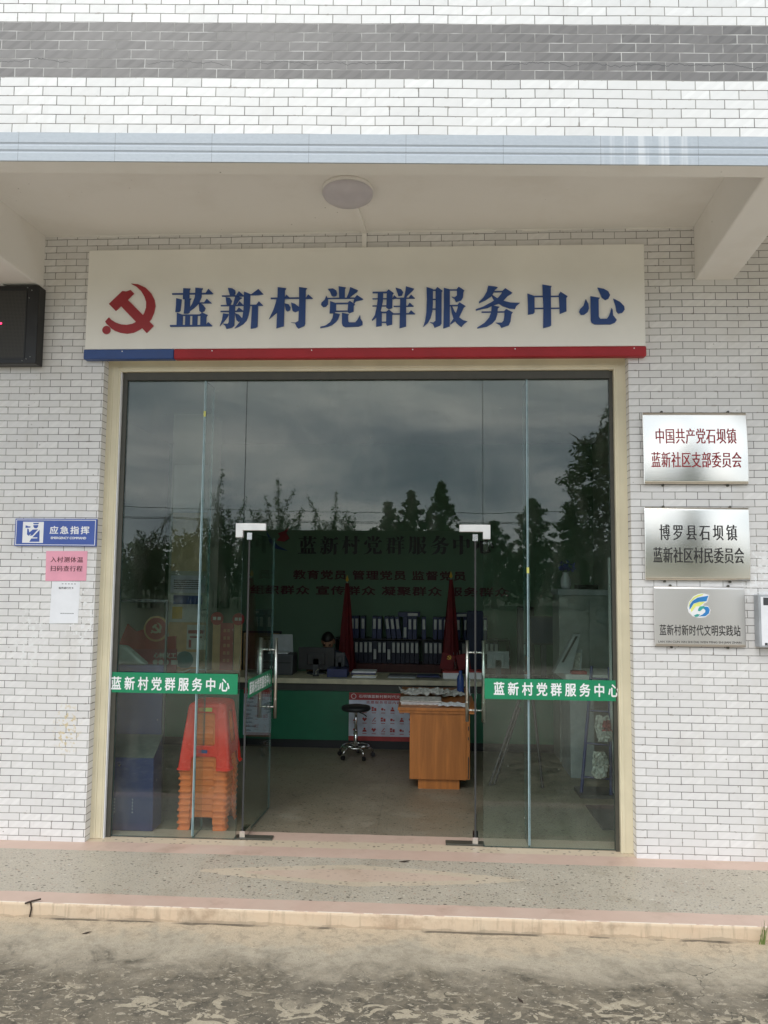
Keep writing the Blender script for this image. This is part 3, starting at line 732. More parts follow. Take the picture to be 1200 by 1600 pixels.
# doors
def door(px, ang, L):
    d = bpy.data.objects.new('door', None); COL.objects.link(d); d.location = (px, .15, 0); d.rotation_euler = (0, 0, ang)
    d.parent = sf; d.matrix_parent_inverse = Matrix.Translation(-Vector(sf.location))
    b = MB(); b.box(0, L, -.006, .006, .010, 2.105); o = b.done('door_glass', [M['glass'], M['gedge']], d)
    for f in o.data.polygons: f.material_index = 0 if abs(f.normal.y) > .9 else 1
    b = MB(); b.box(-.004, .0, -.006, .006, .05, 2.07); b.done('gasket', M['mat'], d)
    for (z0, z1) in ((.008, .055), (2.06, 2.108)):
        b = MB(); b.prism([(0, z0), (.14, z0), (.14, z1), (0, z1)], -.018, -.0065); b.prism([(0, z0), (.14, z0), (.14, z1), (0, z1)], .0065, .018); b.box(-.006, -.0005, -.018, .018, z0, z1)
        b.done('door_clamp', M['chrome'], d)
    hx = L - .11
    for s in (-1, 1):
        b = MB(); b.tube([(hx, s * .062, .715), (hx, s * .062, 1.325)], .0135, 14)
        for zz in (.86, 1.19): b.tube([(hx, s * .062, zz - .003), (hx, s * .062, zz + .003)], .0150, 14)
        for zz in (.80, 1.235): b.tube([(hx, s * .0065, zz), (hx, s * .056, zz)], .0065, 10); b.tube([(hx, s * .0065, zz), (hx, s * .012, zz)], .012, 10)
        b.done('handle', M['satin'], d, True)
    b = MB(); b.box(.03, L - .01, -.0078, -.0066, .945, 1.075); b.done('door_band', M['green'], d)
    letters('band_lettering', '蓝新村党群服务中心', .06, L - .05, .965, 1.055, -.0088, M['wh'], d, .001, 1.1, .022)
    return d
door(.868, R(86.6), .69)
door(2.462, R(86.3), .70)

# ------------------------------------------------------------------ wall things outside
ld = thing('led_display', 'black dot-matrix display box under the left canopy beam', 'display', (-1.2, -.05, 3.27))
b = MB(); b.box(-1.9, -.622, -.10, -.002, 3.272, 3.838); par(bevel(b.done('casing', M['blackm']), .006), ld)
b = MB(); b.box(-1.85, -.712, -.1015, -.1002, 3.315, 3.797); par(b.done('screen', M['led']), ld)
b = MB(); b.box(-1.84, -.880, -.1032, -.1018, 3.556, 3.568); par(b.done('lit_row', M['ledred']), ld)
b = MB(); b.box(-1.86, -.706, -.103, -.1003, 3.304, 3.315); b.box(-1.86, -.706, -.103, -.1003, 3.797, 3.806); b.box(-.712, -.704, -.103, -.1003, 3.315, 3.797); par(b.done('bezel', M['blackm']), ld)
for (xx, zz) in ((-.705, 3.82), (-.673, 3.80), (-.69, 3.745), (-.69, 3.305), (-.662, 3.32), (-.718, 3.292)):
    b = MB(); b.tube([(xx, -.106, zz), (xx, -.1004, zz)], .0032, 8); par(b.done('screw', M['greysteel']), ld)

lp = thing('ceiling_lamp', 'round opal ceiling lamp under the canopy', 'lamp', (1.616, -.62, 4.24))
b = MB(); b.lathe([(0, 0), (.155, 0), (.160, -.012), (.158, -.030), (0, -.030)], 40); b.done('base', M['ceil'], lp, True)
b = MB(); b.lathe([(.160, -.031), (.160, -.042), (.150, -.060), (.120, -.080), (.07, -.094), (0, -.099)], 40); b.done('shade', M['shade'], lp, True)
tr = thing('cable_trunking', 'thin white cable trunking from the ceiling lamp down to the signboard', 'trunking', (1.66, -.2, 4.23))
b = MB(); b.hull8([(1.625, -.48, 4.222), (1.655, -.48, 4.222), (1.69, -.016, 4.222), (1.652, -.016, 4.222)], [(1.625, -.48, 4.2395), (1.655, -.48, 4.2395), (1.69, -.016, 4.2395), (1.652, -.016, 4.2395)])
par(b.done('ceiling_run', M['ceil']), tr)
b = MB(); b.box(1.656, 1.688, -.016, -.001, 4.108, 4.2215); par(b.done('wall_run', M['ceil']), tr)

def plaque(label, x0, x1, z0, z1, m, lines, ink, tilt, skew=0):
    t = thing('plaque', label, 'plaque', ((x0 + x1) / 2, -.012, z0), 0, 'metal plaques on the right wall')
    h = z1 - z0; wd = (x1 - x0) / 2
    # thin plate, its belly shaped to grade the reflections from top to foot
    def bulge(z, t0=tilt[0], t1=tilt[1]):            # y shift of the face at height z
        q = max(0, min(1, z / h)); return -h * (math.tan(t0) * q + (math.tan(t1) - math.tan(t0)) * q * q / 2) + h * (math.tan(t0) + math.tan(t1)) / 4
    b = MB(); n = 24; fr_, bk = [], []
    for j in range(n + 1):
        zz = h * j / n; y = -.012 + bulge(zz)
        fr_.append([b.b.verts.new((x, y + (.003 if abs(x) == wd else 0), zz)) for x in (-wd, -wd + .004, wd - .004, wd)]); bk.append([b.b.verts.new((x, y + .010, zz)) for x in (-wd, wd)])
    for j in range(n):
        for i in range(3): b.b.faces.new((fr_[j][i], fr_[j][i + 1], fr_[j + 1][i + 1], fr_[j + 1][i]))
        b.b.faces.new((bk[j][1], bk[j][0], bk[j + 1][0], bk[j + 1][1]))
        b.b.faces.new((fr_[j][0], fr_[j + 1][0], bk[j + 1][0], bk[j][0])); b.b.faces.new((fr_[j][3], bk[j][1], bk[j + 1][1], fr_[j + 1][3]))
    b.b.faces.new([*fr_[0], *bk[0][::-1]]); b.b.faces.new([*fr_[n], *bk[n][::-1]][::-1])
    o = b.done('plate', m, t)
    for f in o.data.polygons: f.use_smooth = abs(f.normal.y) > .9
    for (body, a, c, d, e_, off, song, sp) in lines:
        letters('lettering', body, a - (x0 + x1) / 2, c - (x0 + x1) / 2, d - z0, e_ - z0, -.0128, ink, t, .0008, sp, off, song, 0.0, bulge)
    for (xx, zz) in ((-wd * .62, -.008), (wd * .62, -.008), (-wd * .62, h + .006), (wd * .66, h + .006)):
        b = MB(); b.tube([(xx, -.004, zz), (xx, .0118, zz)], .008, 10); b.done('fixing_screw', M['olive'], t)
    t.rotation_euler = (0, 0, R(.3))
    return t
plaque('brushed steel plaque with red characters, topmost of the three', 3.578, 4.268, 2.446, 2.932, M['steel'],
       [('中国共产党石坝镇', 3.660, 4.194, 2.717, 2.822, 0, .055, 1.06), ('蓝新社区支部委员会', 3.628, 4.222, 2.555, 2.660, 0, .055, 1.06)], M['plred'], (R(3.4), R(-6.5)))
plaque('brushed steel plaque with two lines of black characters, second from the top', 3.577, 4.264, 1.802, 2.287, M['steel'],
       [('博罗县石坝镇', 3.672, 4.180, 2.068, 2.172, 0, .055, 1.42), ('蓝新社区村民委员会', 3.629, 4.222, 1.916, 2.020, 0, .055, 1.06)], M['ink'], (R(4.6), R(-3.4)))
q3 = plaque('dull steel plaque with a blue and yellow swirl logo above black characters', 3.631, 4.221, 1.369, 1.760, M['steel2'],
       [('蓝新村新时代文明实践站', 3.663, 4.187, 1.438, 1.510, .012, 0, 1.04), ('LAN XIN CUN XIN SHI DAI WEN MING SHI JIAN ZHAN', 3.654, 4.190, 1.386, 1.404, .006, 0, 1.0)], M['ink'], (0, 0))
# swirl logo, three colours, from outlines read off the plaque
def logo(root, cx, cz):
    S_ = .155 / 230
    def P(l): return [((x - 550) * S_ + cx, -(y - 280) * S_ + cz) for x, y in l]
    ye = mat('logo_yellow', (.75, .78, .22), .5); lb = mat('logo_blue', (.03, .22, .55), .4); gr = mat('logo_green', (.05, .36, .32), .4)
    sets = [('logo_outline', M['wh'], [[(600, 160), (655, 176), (630, 245), (598, 262), (595, 282), (640, 285), (662, 320), (650, 360), (610, 392), (550, 400), (490, 385), (450, 345), (440, 300), (455, 245), (500, 190), (550, 166)]], -.0134),
            ('logo_leaf', ye, [[(600, 166), (590, 178), (520, 205), (470, 250), (456, 300), (452, 290), (462, 245), (505, 195), (552, 172)], [(615, 240), (560, 285), (520, 290), (490, 330), (476, 345), (470, 315), (500, 265), (550, 245)]], -.0142),
            ('logo_wave', lb, [[(645, 182), (625, 237), (555, 243), (500, 262), (470, 310), (458, 318), (462, 275), (490, 235), (540, 203), (600, 190)], [(600, 288), (640, 292), (655, 320), (645, 355), (610, 382), (545, 386), (580, 368), (610, 345), (612, 322), (590, 305)]], -.0142),
            ('logo_cloud', gr, [[(560, 288), (600, 282), (610, 300), (585, 312), (560, 335), (540, 330), (545, 308)], [(500, 378), (530, 362), (560, 366), (540, 388), (515, 390)]], -.0146)]
    for nm, m, polys, y in sets:
        b = MB()
        for q in polys: b.prism(P(q), y, -.0122)
        b.done(nm, m, root)
logo(q3, 3.921 - 3.926, 1.636 - 1.369)

dc = thing('display_case', 'silver framed wall display case cut by the right edge', 'display case', (4.7, -.04, 1.36))
b = MB(); b.box(4.285, 5.2, -.075, -.001, 1.372, 1.712); par(bevel(b.done('case_frame', M['grey']), .006), dc)
b = MB(); b.box(4.300, 5.18, -.0765, -.0752, 1.385, 1.70); par(b.done('case_front', M['paper']), dc)
b = MB(); b.box(4.316, 5.1, -.0775, -.0768, 1.645, 1.695); par(b.done('case_header', M['dgrey']), dc)
for (a, c) in ((1.386, 1.402),):
    b = MB(); b.box(4.318, 4.336, -.0775, -.0768, a, c); par(b.done('corner_lock', M['dgrey']), dc)

bs = thing('direction_sign', 'blue plate with white officer pictogram and 应急指挥 on the left wall', 'sign', (-.464, -.004, 1.996))
b = MB(); b.box(-.756, -.171, -.018, -.0006, 1.996, 2.187); par(bevel(b.done('plate', M['signblue']), .002), bs)
b = MB()
for q in ((-.748, -.179, 2.176, 2.180), (-.748, -.179, 2.003, 2.007), (-.748, -.744, 2.007, 2.176), (-.183, -.179, 2.007, 2.176)): b.box(q[0], q[1], -.0188, -.0181, q[2], q[3])
par(b.done('border_line', M['wh']), bs)
b = MB(); b.box(-.699, -.550, -.0188, -.0181, 2.018, 2.165); par(b.done('pictogram_field', M['wh']), bs)
b = MB(); S_ = .149 / 255
for q in ([(330, 135), (405, 133), (395, 150), (340, 152)], [(335, 162), (395, 160), (392, 185), (375, 200), (352, 198), (338, 182)], [(240, 165), (255, 168), (280, 178), (300, 175), (300, 190), (255, 195), (240, 195)],
          [(262, 205), (278, 205), (290, 250), (330, 215), (395, 212), (330, 285), (300, 290), (312, 262), (285, 290), (262, 275)], [(415, 218), (418, 360), (295, 362), (318, 322), (390, 320), (392, 308), (330, 308)]):
    b.prism([(-.699 + (x - 207) * S_, 2.165 - (z - 122) * S_) for x, z in q], -.0196, -.0189)
par(b.done('pictogram', M['signblue']), bs)
par(letters('lettering', '应急指挥', -.506, -.222, 2.080, 2.137, -.0192, M['wh'], None, .001, 1.3, .022), bs)
par(letters('small_lettering', 'EMERGENCY COMMAND', -.495, -.243, 2.045, 2.062, -.0192, M['wh'], None, .001, 1.0, .03), bs)
pk = thing('notice', 'pink paper notice with two lines of characters taped below the blue plate', 'notice', (-.385, -.001, 1.755), 0, 'paper notices on the left wall')
b = MB(); b.prism([(-.532, 1.962), (-.237, 1.964), (-.238, 1.758), (-.528, 1.753)], -.0022, -.0008); par(b.done('sheet', M['pink']), pk)
par(letters('lettering', '入村测体温', -.498, -.266, 1.884, 1.923, -.0030, M['maroon'], None, .0006, 1.1, 0, .03), pk)
par(letters('lettering', '扫码查行程', -.498, -.267, 1.822, 1.861, -.0030, M['maroon'], None, .0006, 1.1, 0, .03), pk)
wp = thing('notice', 'white paper sheet pasted under the pink notice', 'notice', (-.38, -.001, 1.462), 0, 'paper notices on the left wall')
b = MB(); b.prism([(-.481, 1.751), (-.281, 1.751), (-.284, 1.464), (-.487, 1.460)], -.0016, -.0006); par(b.done('sheet', M['paper']), wp)
par(letters('lettering', '临界通行打卡', -.430, -.325, 1.699, 1.714, -.0024, M['ink'], None, .0006, 1.0, .01), wp)
b = MB()
for i in range(7): b.box(-.41 + .014 * i, -.401 + .014 * i, -.0022, -.0017, 1.529, 1.534)
for i in range(5): b.box(-.41 + .022 * i, -.398 + .022 * i, -.0022, -.0017, 1.733, 1.737)
par(b.done('small_print', M['dgrey']), wp)

# ------------------------------------------------------------------ plastic stools
def make_stool(label, m, wb, wt, h, group):
    """moulded stool: rounded-square shell flaring to the feet, arch and window opened in each wall"""
    t = thing('plastic_stool', label, 'stool', (0, 0, 0), 0, group)
    NS, NH, rc_ = 40, 60, .028; verts, faces = [], []
    def prof(tz):
        w_ = wb + (wt - wb) * tz ** 1.06
        if tz > .92: q = (tz - .92) / .08; w_ -= .030 * (1 - math.sqrt(max(0, 1 - q * q)))
        if tz < .02: w_ += .0065
        return w_
    def plan(s_, w_):                     # s_ in -1..1 along one wall; returns (along, out)
        r = rc_; flat = w_ - r; L = flat + r * PI / 4; d = abs(s_) * L
        if d <= flat: return math.copysign(d, s_), w_
        a = (d - flat) / r; return math.copysign(flat + r * math.sin(a), s_), flat + r * math.cos(a)
    for k in range(4):
        cs, sn = (1, 0, -1, 0)[k], (0, 1, 0, -1)[k]; base = len(verts)
        for j in range(NH + 1):
            tz = j / NH; w_ = prof(tz)
            for i in range(NS + 1):
                s_ = -1 + 2 * i / NS; x, o_ = plan(s_, w_); rec = 0
                if abs(s_) < .60 and .05 < tz < .93: rec = .005
                y = -(o_ - rec); verts.append((x * cs - y * sn, x * sn + y * cs, h * tz))
        for j in range(NH):
            tz = (j + .5) / NH
            for i in range(NS):
                s_ = abs(-1 + 2 * (i + .5) / NS)
                ar = .20 - .05 * max(0, (s_ - .40) / .12) ** 2
                if s_ < .52 and tz < ar: continue
                if .37 < tz < .845:
                    wx = .46; cx, cz = max(0, s_ - (wx - .12)) / .12, max(0, abs(tz - .6075) - (.2375 - .05)) / .05
                    if s_ < wx and cx * cx + cz * cz < 1: continue
                q = base + j * (NS + 1) + i; faces.append((q, q + 1, q + NS + 2, q + NS + 1))
    me = bpy.data.meshes.new('legs'); me.from_pydata(verts, [], faces)
    bm = bmesh.new(); bm.from_mesh(me); bmesh.ops.remove_doubles(bm, verts=bm.verts, dist=.0004); bmesh.ops.delete(bm, geom=[v for v in bm.verts if not v.link_faces], context='VERTS')
    bmesh.ops.recalc_face_normals(bm, faces=bm.faces); bm.to_mesh(me); bm.free()
    o = link('legs', me, m, t, True)
    for f in me.polygons: f.use_smooth = f.center.z > .05 * h
    so = o.modifiers.new('thick', 'SOLIDIFY'); so.thickness = .0045; so.offset = -1
    b = MB(); w_ = wt - .030 - .002; n = 40; ring = lambda r, z: [b.b.verts.new((math.copysign(abs(math.cos(a)) ** .45, math.cos(a)) * r, math.copysign(abs(math.sin(a)) ** .45, math.sin(a)) * r, z)) for a in [2 * PI * i / n for i in range(n)]]
    r1, r2, r3 = ring(w_ + .006, h - .004), ring(w_ + .003, h + .002), ring(w_ - .012, h + .004)
    for a_, c_ in ((r1, r2), (r2, r3)):
        for i in range(n): b.b.faces.new((a_[i], a_[(i + 1) % n], c_[(i + 1) % n], c_[i]))
    b.b.faces.new(r3); b.b.faces.new(r1[::-1]); b.done('seat', m, t)
    return t
SX, SY = .547, .475
ost = make_stool('orange plastic stool in the stack beneath the red stool', M['storange'], .172, .132, .43, 'stack of orange plastic stools')
ost.location = (SX - .013, SY, .001)
for i in range(1, 10):
    c = copy_tree(ost); c.location = (SX - .013 + rnd.uniform(-.003, .003), SY + rnd.uniform(-.003, .003), .001 + .0435 * i); c.rotation_euler = (0, 0, rnd.uniform(-.012, .012))
rst = make_stool('red plastic stool on top of the orange stack behind the left pane', M['stred'], .190, .136, .465, None)
rst.location = (SX - .005, SY, .418)
def on_side(wb, wt, h, x, z): t = z / h; w_ = wb + (wt - wb) * t; return w_
for (x0, x1, z0, z1, m, nm) in ((-.008, .040, .405, .432, M['tape'], 'size_label'), (-.02, .022, .118, .140, M['posterblue'], 'maker_sticker')):
    wv = on_side(.19, .136, .465, 0, z0) - .0025; wu = on_side(.19, .136, .465, 0, z1) - .0025
    b = MB(); b.hull8([(x0, -wv - .001, z0), (x1, -wv - .001, z0), (x1, -wv, z0), (x0, -wv, z0)], [(x0, -wu - .001, z1), (x1, -wu - .001, z1), (x1, -wu, z1), (x0, -wu, z1)]); b.done(nm, m, rst)

# ------------------------------------------------------------------ blue kiosk
kx = thing('service_kiosk', 'dark blue self-service cabinet with sloping grey top behind the left pane', 'kiosk', (-.1, .3, 0))
b = MB(); b.hull8([(-.50, .245, .001), (.205, .245, .001), (.205, .42, .001), (-.50, .42, .001)], [(-.50, .245, .505), (.197, .245, .505), (.197, .42, .625), (-.50, .42, .625)]); par(bevel(b.done('cabinet', M['kblue']), .006), kx)
b = MB(); b.hull8([(-.503, .242, .506), (.199, .242, .506), (.199, .419, .627), (-.503, .419, .627)], [(-.503, .242, .516), (.199, .242, .516), (.199, .419, .637), (-.503, .419, .637)]); par(bevel(b.done('console_top', M['kgrey']), .003), kx)
b = MB(); b.box(-.50, .185, .422, .50, .001, 1.135); par(bevel(b.done('back_panel', M['kblue']), .006), kx)
b = MB(); b.box(.187, .200, .425, .445, .001, 1.62); b.box(-.5, .187, .425, .445, 1.60, 1.62); par(b.done('metal_frame', M['dgrey']), kx)
b = MB(); b.hull8([(-.5, .425, 1.137), (.05, .425, 1.137), (.05, .52, 1.137), (-.5, .52, 1.137)], [(-.5, .43, 1.28), (-.12, .43, 1.275), (-.12, .52, 1.275), (-.5, .52, 1.28)]); par(bevel(b.done('hood', M['greysteel']), .02, 4), kx)
b = MB()
for xx in (-.075, .055):
    for i in range(5): b.tube([(xx, .2435, .13 + .022 * i), (xx, .2448, .13 + .022 * i)], .004, 6)
par(b.done('vent_holes', M['grey']), kx)
b = MB(); b.tube([(-.045, .236, .455), (-.045, .2448, .455)], .008, 10); par(b.done('lock', M['chrome']), kx)

# ------------------------------------------------------------------ reception counter and what stands on it
ct = thing('reception_counter', 'long green fronted reception counter with cream top edge', 'counter', (1.2, 3.3, 0))
b = MB(); b.box(-1.55, 3.62, 2.99, 3.62, .669, .722); par(bevel(b.done('top', M['ctop']), .004), ct)
b = MB(); b.box(-1.55, 3.6, 3.04, 3.6, .59, .669); par(b.done('recess', M['cdark']), ct)
b = MB(); b.box(-1.55, 3.6, 3.0, 3.6, .085, .59); par(b.done('front_panel', M['cgreen']), ct)
b = MB(); b.box(-1.55, 3.6, 3.015, 3.6, .0, .085); par(b.done('plinth', M['black']), ct)
CT = .722
ps = thing('poster', 'red and pale blue icon poster on the green counter front', 'poster', (1.68, 2.998, .087))
b = MB(); b.box(1.316, 2.05, 2.9955, 2.9992, .087, .583); par(b.done('sheet', M['pale']), ps)
b = MB(); b.box(1.316, 2.05, 2.9945, 2.9955, .507, .583); par(b.done('header', M['posred']), ps)
b = MB(); b.box(1.316, 2.05, 2.9945, 2.9955, .087, .133); par(b.done('footer', M['posred']), ps)
par(letters('lettering', '石坝镇蓝新村新时代文明实践站', 1.42, 2.03, .530, .562, 2.9937, M['wh'], None, .0006, 1.05, .01), ps)
par(letters('lettering', '志愿服务项目内容', 1.50, 1.86, .470, .500, 2.9947, M['posred'], None, .0006, 1.2, .015), ps)
b = MB()
for r in range(3):
    for q in range(7):
        cx, cz = 1.385 + .098 * q, .415 - .108 * r; kd = (r * 7 + q * 3) % 5
        if kd == 0: b.prism([(cx, cz - .022), (cx + .026, cz + .006), (cx + .014, cz + .022), (cx, cz + .010), (cx - .014, cz + .022), (cx - .026, cz + .006)], 2.9945, 2.9953)
        elif kd == 1: b.box(cx - .025, cx - .002, 2.9945, 2.9953, cz + .002, cz + .022); b.box(cx + .002, cx + .025, 2.9945, 2.9953, cz - .02, cz + .012); b.box(cx - .025, cx - .002, 2.9945, 2.9953, cz - .02, cz - .002)
        elif kd == 2: b.prism(circ(cx, cz + .012, .011, 10), 2.9945, 2.9953); b.prism([(cx - .024, cz - .02), (cx + .024, cz - .02), (cx + .016, cz), (cx - .016, cz)], 2.9945, 2.9953)
        elif kd == 3: b.prism([(cx - .02, cz - .02), (cx - .012, cz - .022), (cx + .02, cz + .018), (cx + .012, cz + .022)], 2.9945, 2.9953); b.box(cx + .004, cx + .022, 2.9945, 2.9953, cz - .02, cz - .012)
        else: b.prism(circ(cx - .01, cz, .014, 10), 2.9945, 2.9953); b.prism(circ(cx + .014, cz - .006, .009, 8), 2.9945, 2.9953)
        b.box(cx - .022, cx + .022, 2.9945, 2.9953, cz - .042, cz - .036)
b.prism(circ(1.365, .545, .022, 20), 2.9936, 2.9944)
par(b.done('icon', M['posred']), ps)
b = MB(); b.prism(circ(1.365, .545, .027, 20), 2.9939, 2.9945); par(b.done('badge_ring', M['wh']), ps)
p2 = thing('poster', 'pale poster on the counter front seen through the open left door', 'poster', (.34, 2.998, .12))
b = MB(); b.box(.19, .47, 2.9955, 2.9992, .122, .612); par(b.done('sheet', M['pale']), p2)
b = MB(); b.box(.19, .47, 2.9945, 2.9955, .552, .612); par(b.done('header', M['posred']), p2)
b = MB()
for i in range(9): b.box(.22, .22 + rnd.uniform(.05, .2), 2.9945, 2.9954, .50 - .042 * i, .512 - .042 * i)
par(b.done('print', M['dgrey']), p2)

def bx_thing(name, label, cat, x0, x1, y0, y1, z0, z1, m, part='body', group=None, bev=.004, rz=0):
    t = thing(name, label, cat, ((x0 + x1) / 2, (y0 + y1) / 2, z0), rz, group); wx, wy = (x1 - x0) / 2, (y1 - y0) / 2
    b = MB(); b.box(-wx, wx, -wy, wy, 0, z1 - z0, bev); b.done(part, m, t); return t
def monitor(label, x0, x1, z0, z1, y, m, stand=True):
    t = thing('monitor', label, 'monitor', ((x0 + x1) / 2, y, CT)); wx = (x1 - x0) / 2
    b = MB(); b.box(-wx, wx, -.02, .02, z0 - CT, z1 - CT, .006); b.done('display_back', m, t)
    b = MB(); b.box(-wx * .5, wx * .5, -.045, -.02, (z0 + z1) / 2 - CT - .07, (z0 + z1) / 2 - CT + .06, .008); b.done('rear_bulge', m, t)
    b = MB(); b.box(-.03, .03, -.045, -.022, .012, (z0 + z1) / 2 - CT); b.done('neck', M['dgrey'], t)
    b = MB(); b.lathe([(0, 0), (.11, 0), (.105, .012), (0, .014)], 24); b.done('foot', M['dgrey'], t, True)
    return t
monitor('large black monitor back in front of the seated person', .70, 1.105, .765, 1.012, 3.42, M['black'])
monitor('smaller dark monitor back right of the large black monitor', 1.115, 1.22, .75, .955, 3.44, M['dgrey'])
monitor('light grey monitor back on the counter right of the doors', 2.80, 3.04, .815, 1.0, 3.40, M['grey'])
pr = thing('printer', 'dark printer with an open paper tray on the left of the counter', 'printer', (.47, 3.38, CT))
b = MB(); b.box(-.20, .20, -.16, .16, 0, .225, .012); b.done('body', M['dgrey'], pr)
b = MB(); b.hull8([(-.12, .08, .226), (.16, .08, .226), (.16, .09, .226), (-.12, .09, .226)], [(-.10, .14, .42), (.14, .14, .42), (.14, .15, .42), (-.10, .15, .42)]); b.done('paper_tray', M['grey'], pr)
b = MB(); b.box(-.09, .13, -.10, .06, .226, .236); b.done('loose_sheet', M['paper'], pr)
b = MB(); b.box(-.18, .18, -.165, -.1605, .13, .142); b.done('slot', M['black'], pr)
b = MB(); b.box(-.05, -.02, -.166, -.1606, .07, .10); b.done('sticker', M['label'], pr)
bx_thing('box', 'white lidded box with a pink stripe at the right of the counter', 'box', 2.31, 2.50, 3.16, 3.32, CT, .79, M['paper'], 'box_body', 'white boxes on the counter')
bx_thing('box', 'white box half hidden by the right door handle', 'box', 2.585, 2.75, 3.16, 3.32, CT, .80, M['paper'], 'box_body', 'white boxes on the counter')
for t_, (xa, xb) in zip([o for o in COL.objects if o.get('group') == 'white boxes on the counter'], ((.095, 0), (.0825, 0))):
    b = MB(); b.box(-xa - .002, xa + .002, -.083, .083, .063 if xa > .09 else .07, .078 if xa > .09 else .086); b.done('box_lid', M['posred'], t_)
def stack(label, cx, cy, z, n, wx, wy, mats, th=.012, seed=1, cat='books', name='book_stack'):
    t = thing(name, label, cat, (cx, cy, z)); rr = random.Random(seed); zz = 0.0
    for i in range(n):
        m = mats[i % len(mats)]; b = MB(); a, c = rr.uniform(-.02, .02), rr.uniform(-.02, .02); h = th * rr.uniform(.7, 1.3)
        b.box(-wx + a, wx + a, -wy + c, wy + c, zz, zz + h, .002); o = b.done('book' if name == 'book_stack' else 'sheet', m, t); o.rotation_euler = (0, 0, 0); zz += h + .0008
    return t
stack('stack of four thin books on the counter left of the desk', 1.47, 3.22, CT, 4, .13, .10, [M['paper'], M['ctop'], M['binder'], M['paper']], .018, 3)
stack('low pile of documents on the middle of the counter', 1.86, 3.22, CT, 2, .15, .09, [M['grey'], M['dgrey']], .012, 5, 'documents', 'paper_pile')
stack('flat dark folder pile right of the middle of the counter', 2.16, 3.24, CT, 2, .12, .09, [M['dgrey'], M['binder']], .015, 6, 'documents', 'paper_pile')
bx_thing('storage_box', 'blue plastic box at the foot of the left flag', 'box', 1.06, 1.28, 3.12, 3.34, CT, .81, M['kblue'], 'box_body')
stack('papers and brochures on the far left end of the counter', -.72, 3.25, CT, 4, .2, .12, [M['tan'], M['salmon'], M['paper']], .012, 9, 'documents', 'paper_pile')
b = thing('webcam', 'small black desk lamp bracket on the counter by the person', 'lamp', (.93, 3.2, CT))
q = MB(); q.lathe([(0, 0), (.035, 0), (.03, .012), (0, .014)], 16); q.done('foot', M['black'], b)
q = MB(); q.tube([(0, 0, .013), (.0, 0, .05), (.02, -.01, .075), (.045, -.02, .07)], .006, 8); q.done('arm', M['satin'], b); b.name = 'desk_lamp'
# framed board leaning behind the counter at the left
fb = thing('framed_board', 'brown board in a black frame leaning behind the left of the counter', 'board', (.07, 4.4, 0))
b = MB(); b.box(-.25, .25, -.01, .02, 0, 1.115); b.done('frame', M['black'], fb)
b = MB(); b.box(-.225, .225, -.013, -.0102, .05, 1.09); b.done('board', M['brown'], fb)
b = MB(); b.box(-.225, -.18, -.0145, -.0132, .60, 1.09); b.done('edge_strip', M['tan'], fb)

# ------------------------------------------------------------------ person seated behind the monitor
def skin_obj(name, verts, edges, radii, m, parent, sub=2):
    me = bpy.data.meshes.new(name); me.from_pydata(verts, edges, []); o = link(name, me, m, parent, True)
    sm = o.modifiers.new('skin', 'SKIN'); sm.use_smooth_shade = True
    for i, r in enumerate(radii): me.skin_vertices[0].data[i].radius = (r, r) if not isinstance(r, tuple) else r
    me.skin_vertices[0].data[0].use_root = True
    ss = o.modifiers.new('sub', 'SUBSURF'); ss.levels = sub; ss.render_levels = sub
    return o
pe = thing('person', 'person with short black hair seated behind the black monitor', 'person', (.965, 3.95, 0))
V = [(0, .10, .50), (0, .09, .62), (0, .07, .76), (0, .05, .86), (0, .035, .915), (0, .01, .965),
     (-.17, .05, .85), (-.22, -.02, .70), (-.17, -.22, .735), (.17, .05, .85), (.22, -.02, .70), (.17, -.22, .735),
     (-.10, .08, .50), (-.12, -.30, .50), (-.12, -.33, .10), (-.12, -.42, .04), (.10, .08, .50), (.12, -.30, .50), (.12, -.33, .10), (.12, -.42, .04)]
E_ = [(0, 1), (1, 2), (2, 3), (3, 4), (4, 5), (3, 6), (6, 7), (7, 8), (3, 9), (9, 10), (10, 11), (0, 12), (12, 13), (13, 14), (14, 15), (0, 16), (16, 17), (17, 18), (18, 19)]
rad = [(.14, .11), (.13, .10), (.15, .11), (.12, .09), .055, .052, .065, .047, .032, .065, .047, .032, .085, .068, .045, .035, .085, .068, .045, .035]
skin_obj('body', V, E_, rad, M['cloth'], pe)
for s in (-1, 1):
    hv = [(s * .17, -.24, .735), (s * .165, -.30, .738)]; he = [(0, 1)]; hr = [(.030, .016), (.038, .014)]
    for k, (dx, L) in enumerate(((-.030, .060), (-.011, .072), (.008, .068), (.026, .052))):
        i0 = len(hv); hv += [(s * .165 + dx, -.305 - L * .5, .742), (s * .165 + dx, -.305 - L, .735)]; he += [(1, i0), (i0, i0 + 1)]; hr += [.0085, .007]
    i0 = len(hv); hv += [(s * .165 - s * .045, -.285, .74), (s * .165 - s * .058, -.315, .737)]; he += [(0, i0), (i0, i0 + 1)]; hr += [.010, .008]
    skin_obj('hand', hv, he, hr, M['skin'], pe, 1)
hd = MB()
bmesh.ops.create_uvsphere(hd.b, u_segments=28, v_segments=20, radius=1)
for v in hd.b.verts:
    x, y, z = v.co; jaw = 1 - .28 * max(0, -z) ** 1.3
    fx, fy_ = x * .074 * jaw, y * .092 * (1 - .12 * max(0, -z)); fz = z * .112
    if y < 0:
        fy_ -= .016 * math.exp(-((x / .16) ** 2 + ((z + .12) / .22) ** 2))       # nose
        fy_ += .008 * math.exp(-(((abs(x) - .42) / .2) ** 2 + ((z - .08) / .14) ** 2))   # eye sockets
        fy_ -= .004 * math.exp(-((x / .3) ** 2 + ((z + .48) / .08) ** 2))        # lips
    v.co = (fx, fy_, fz)
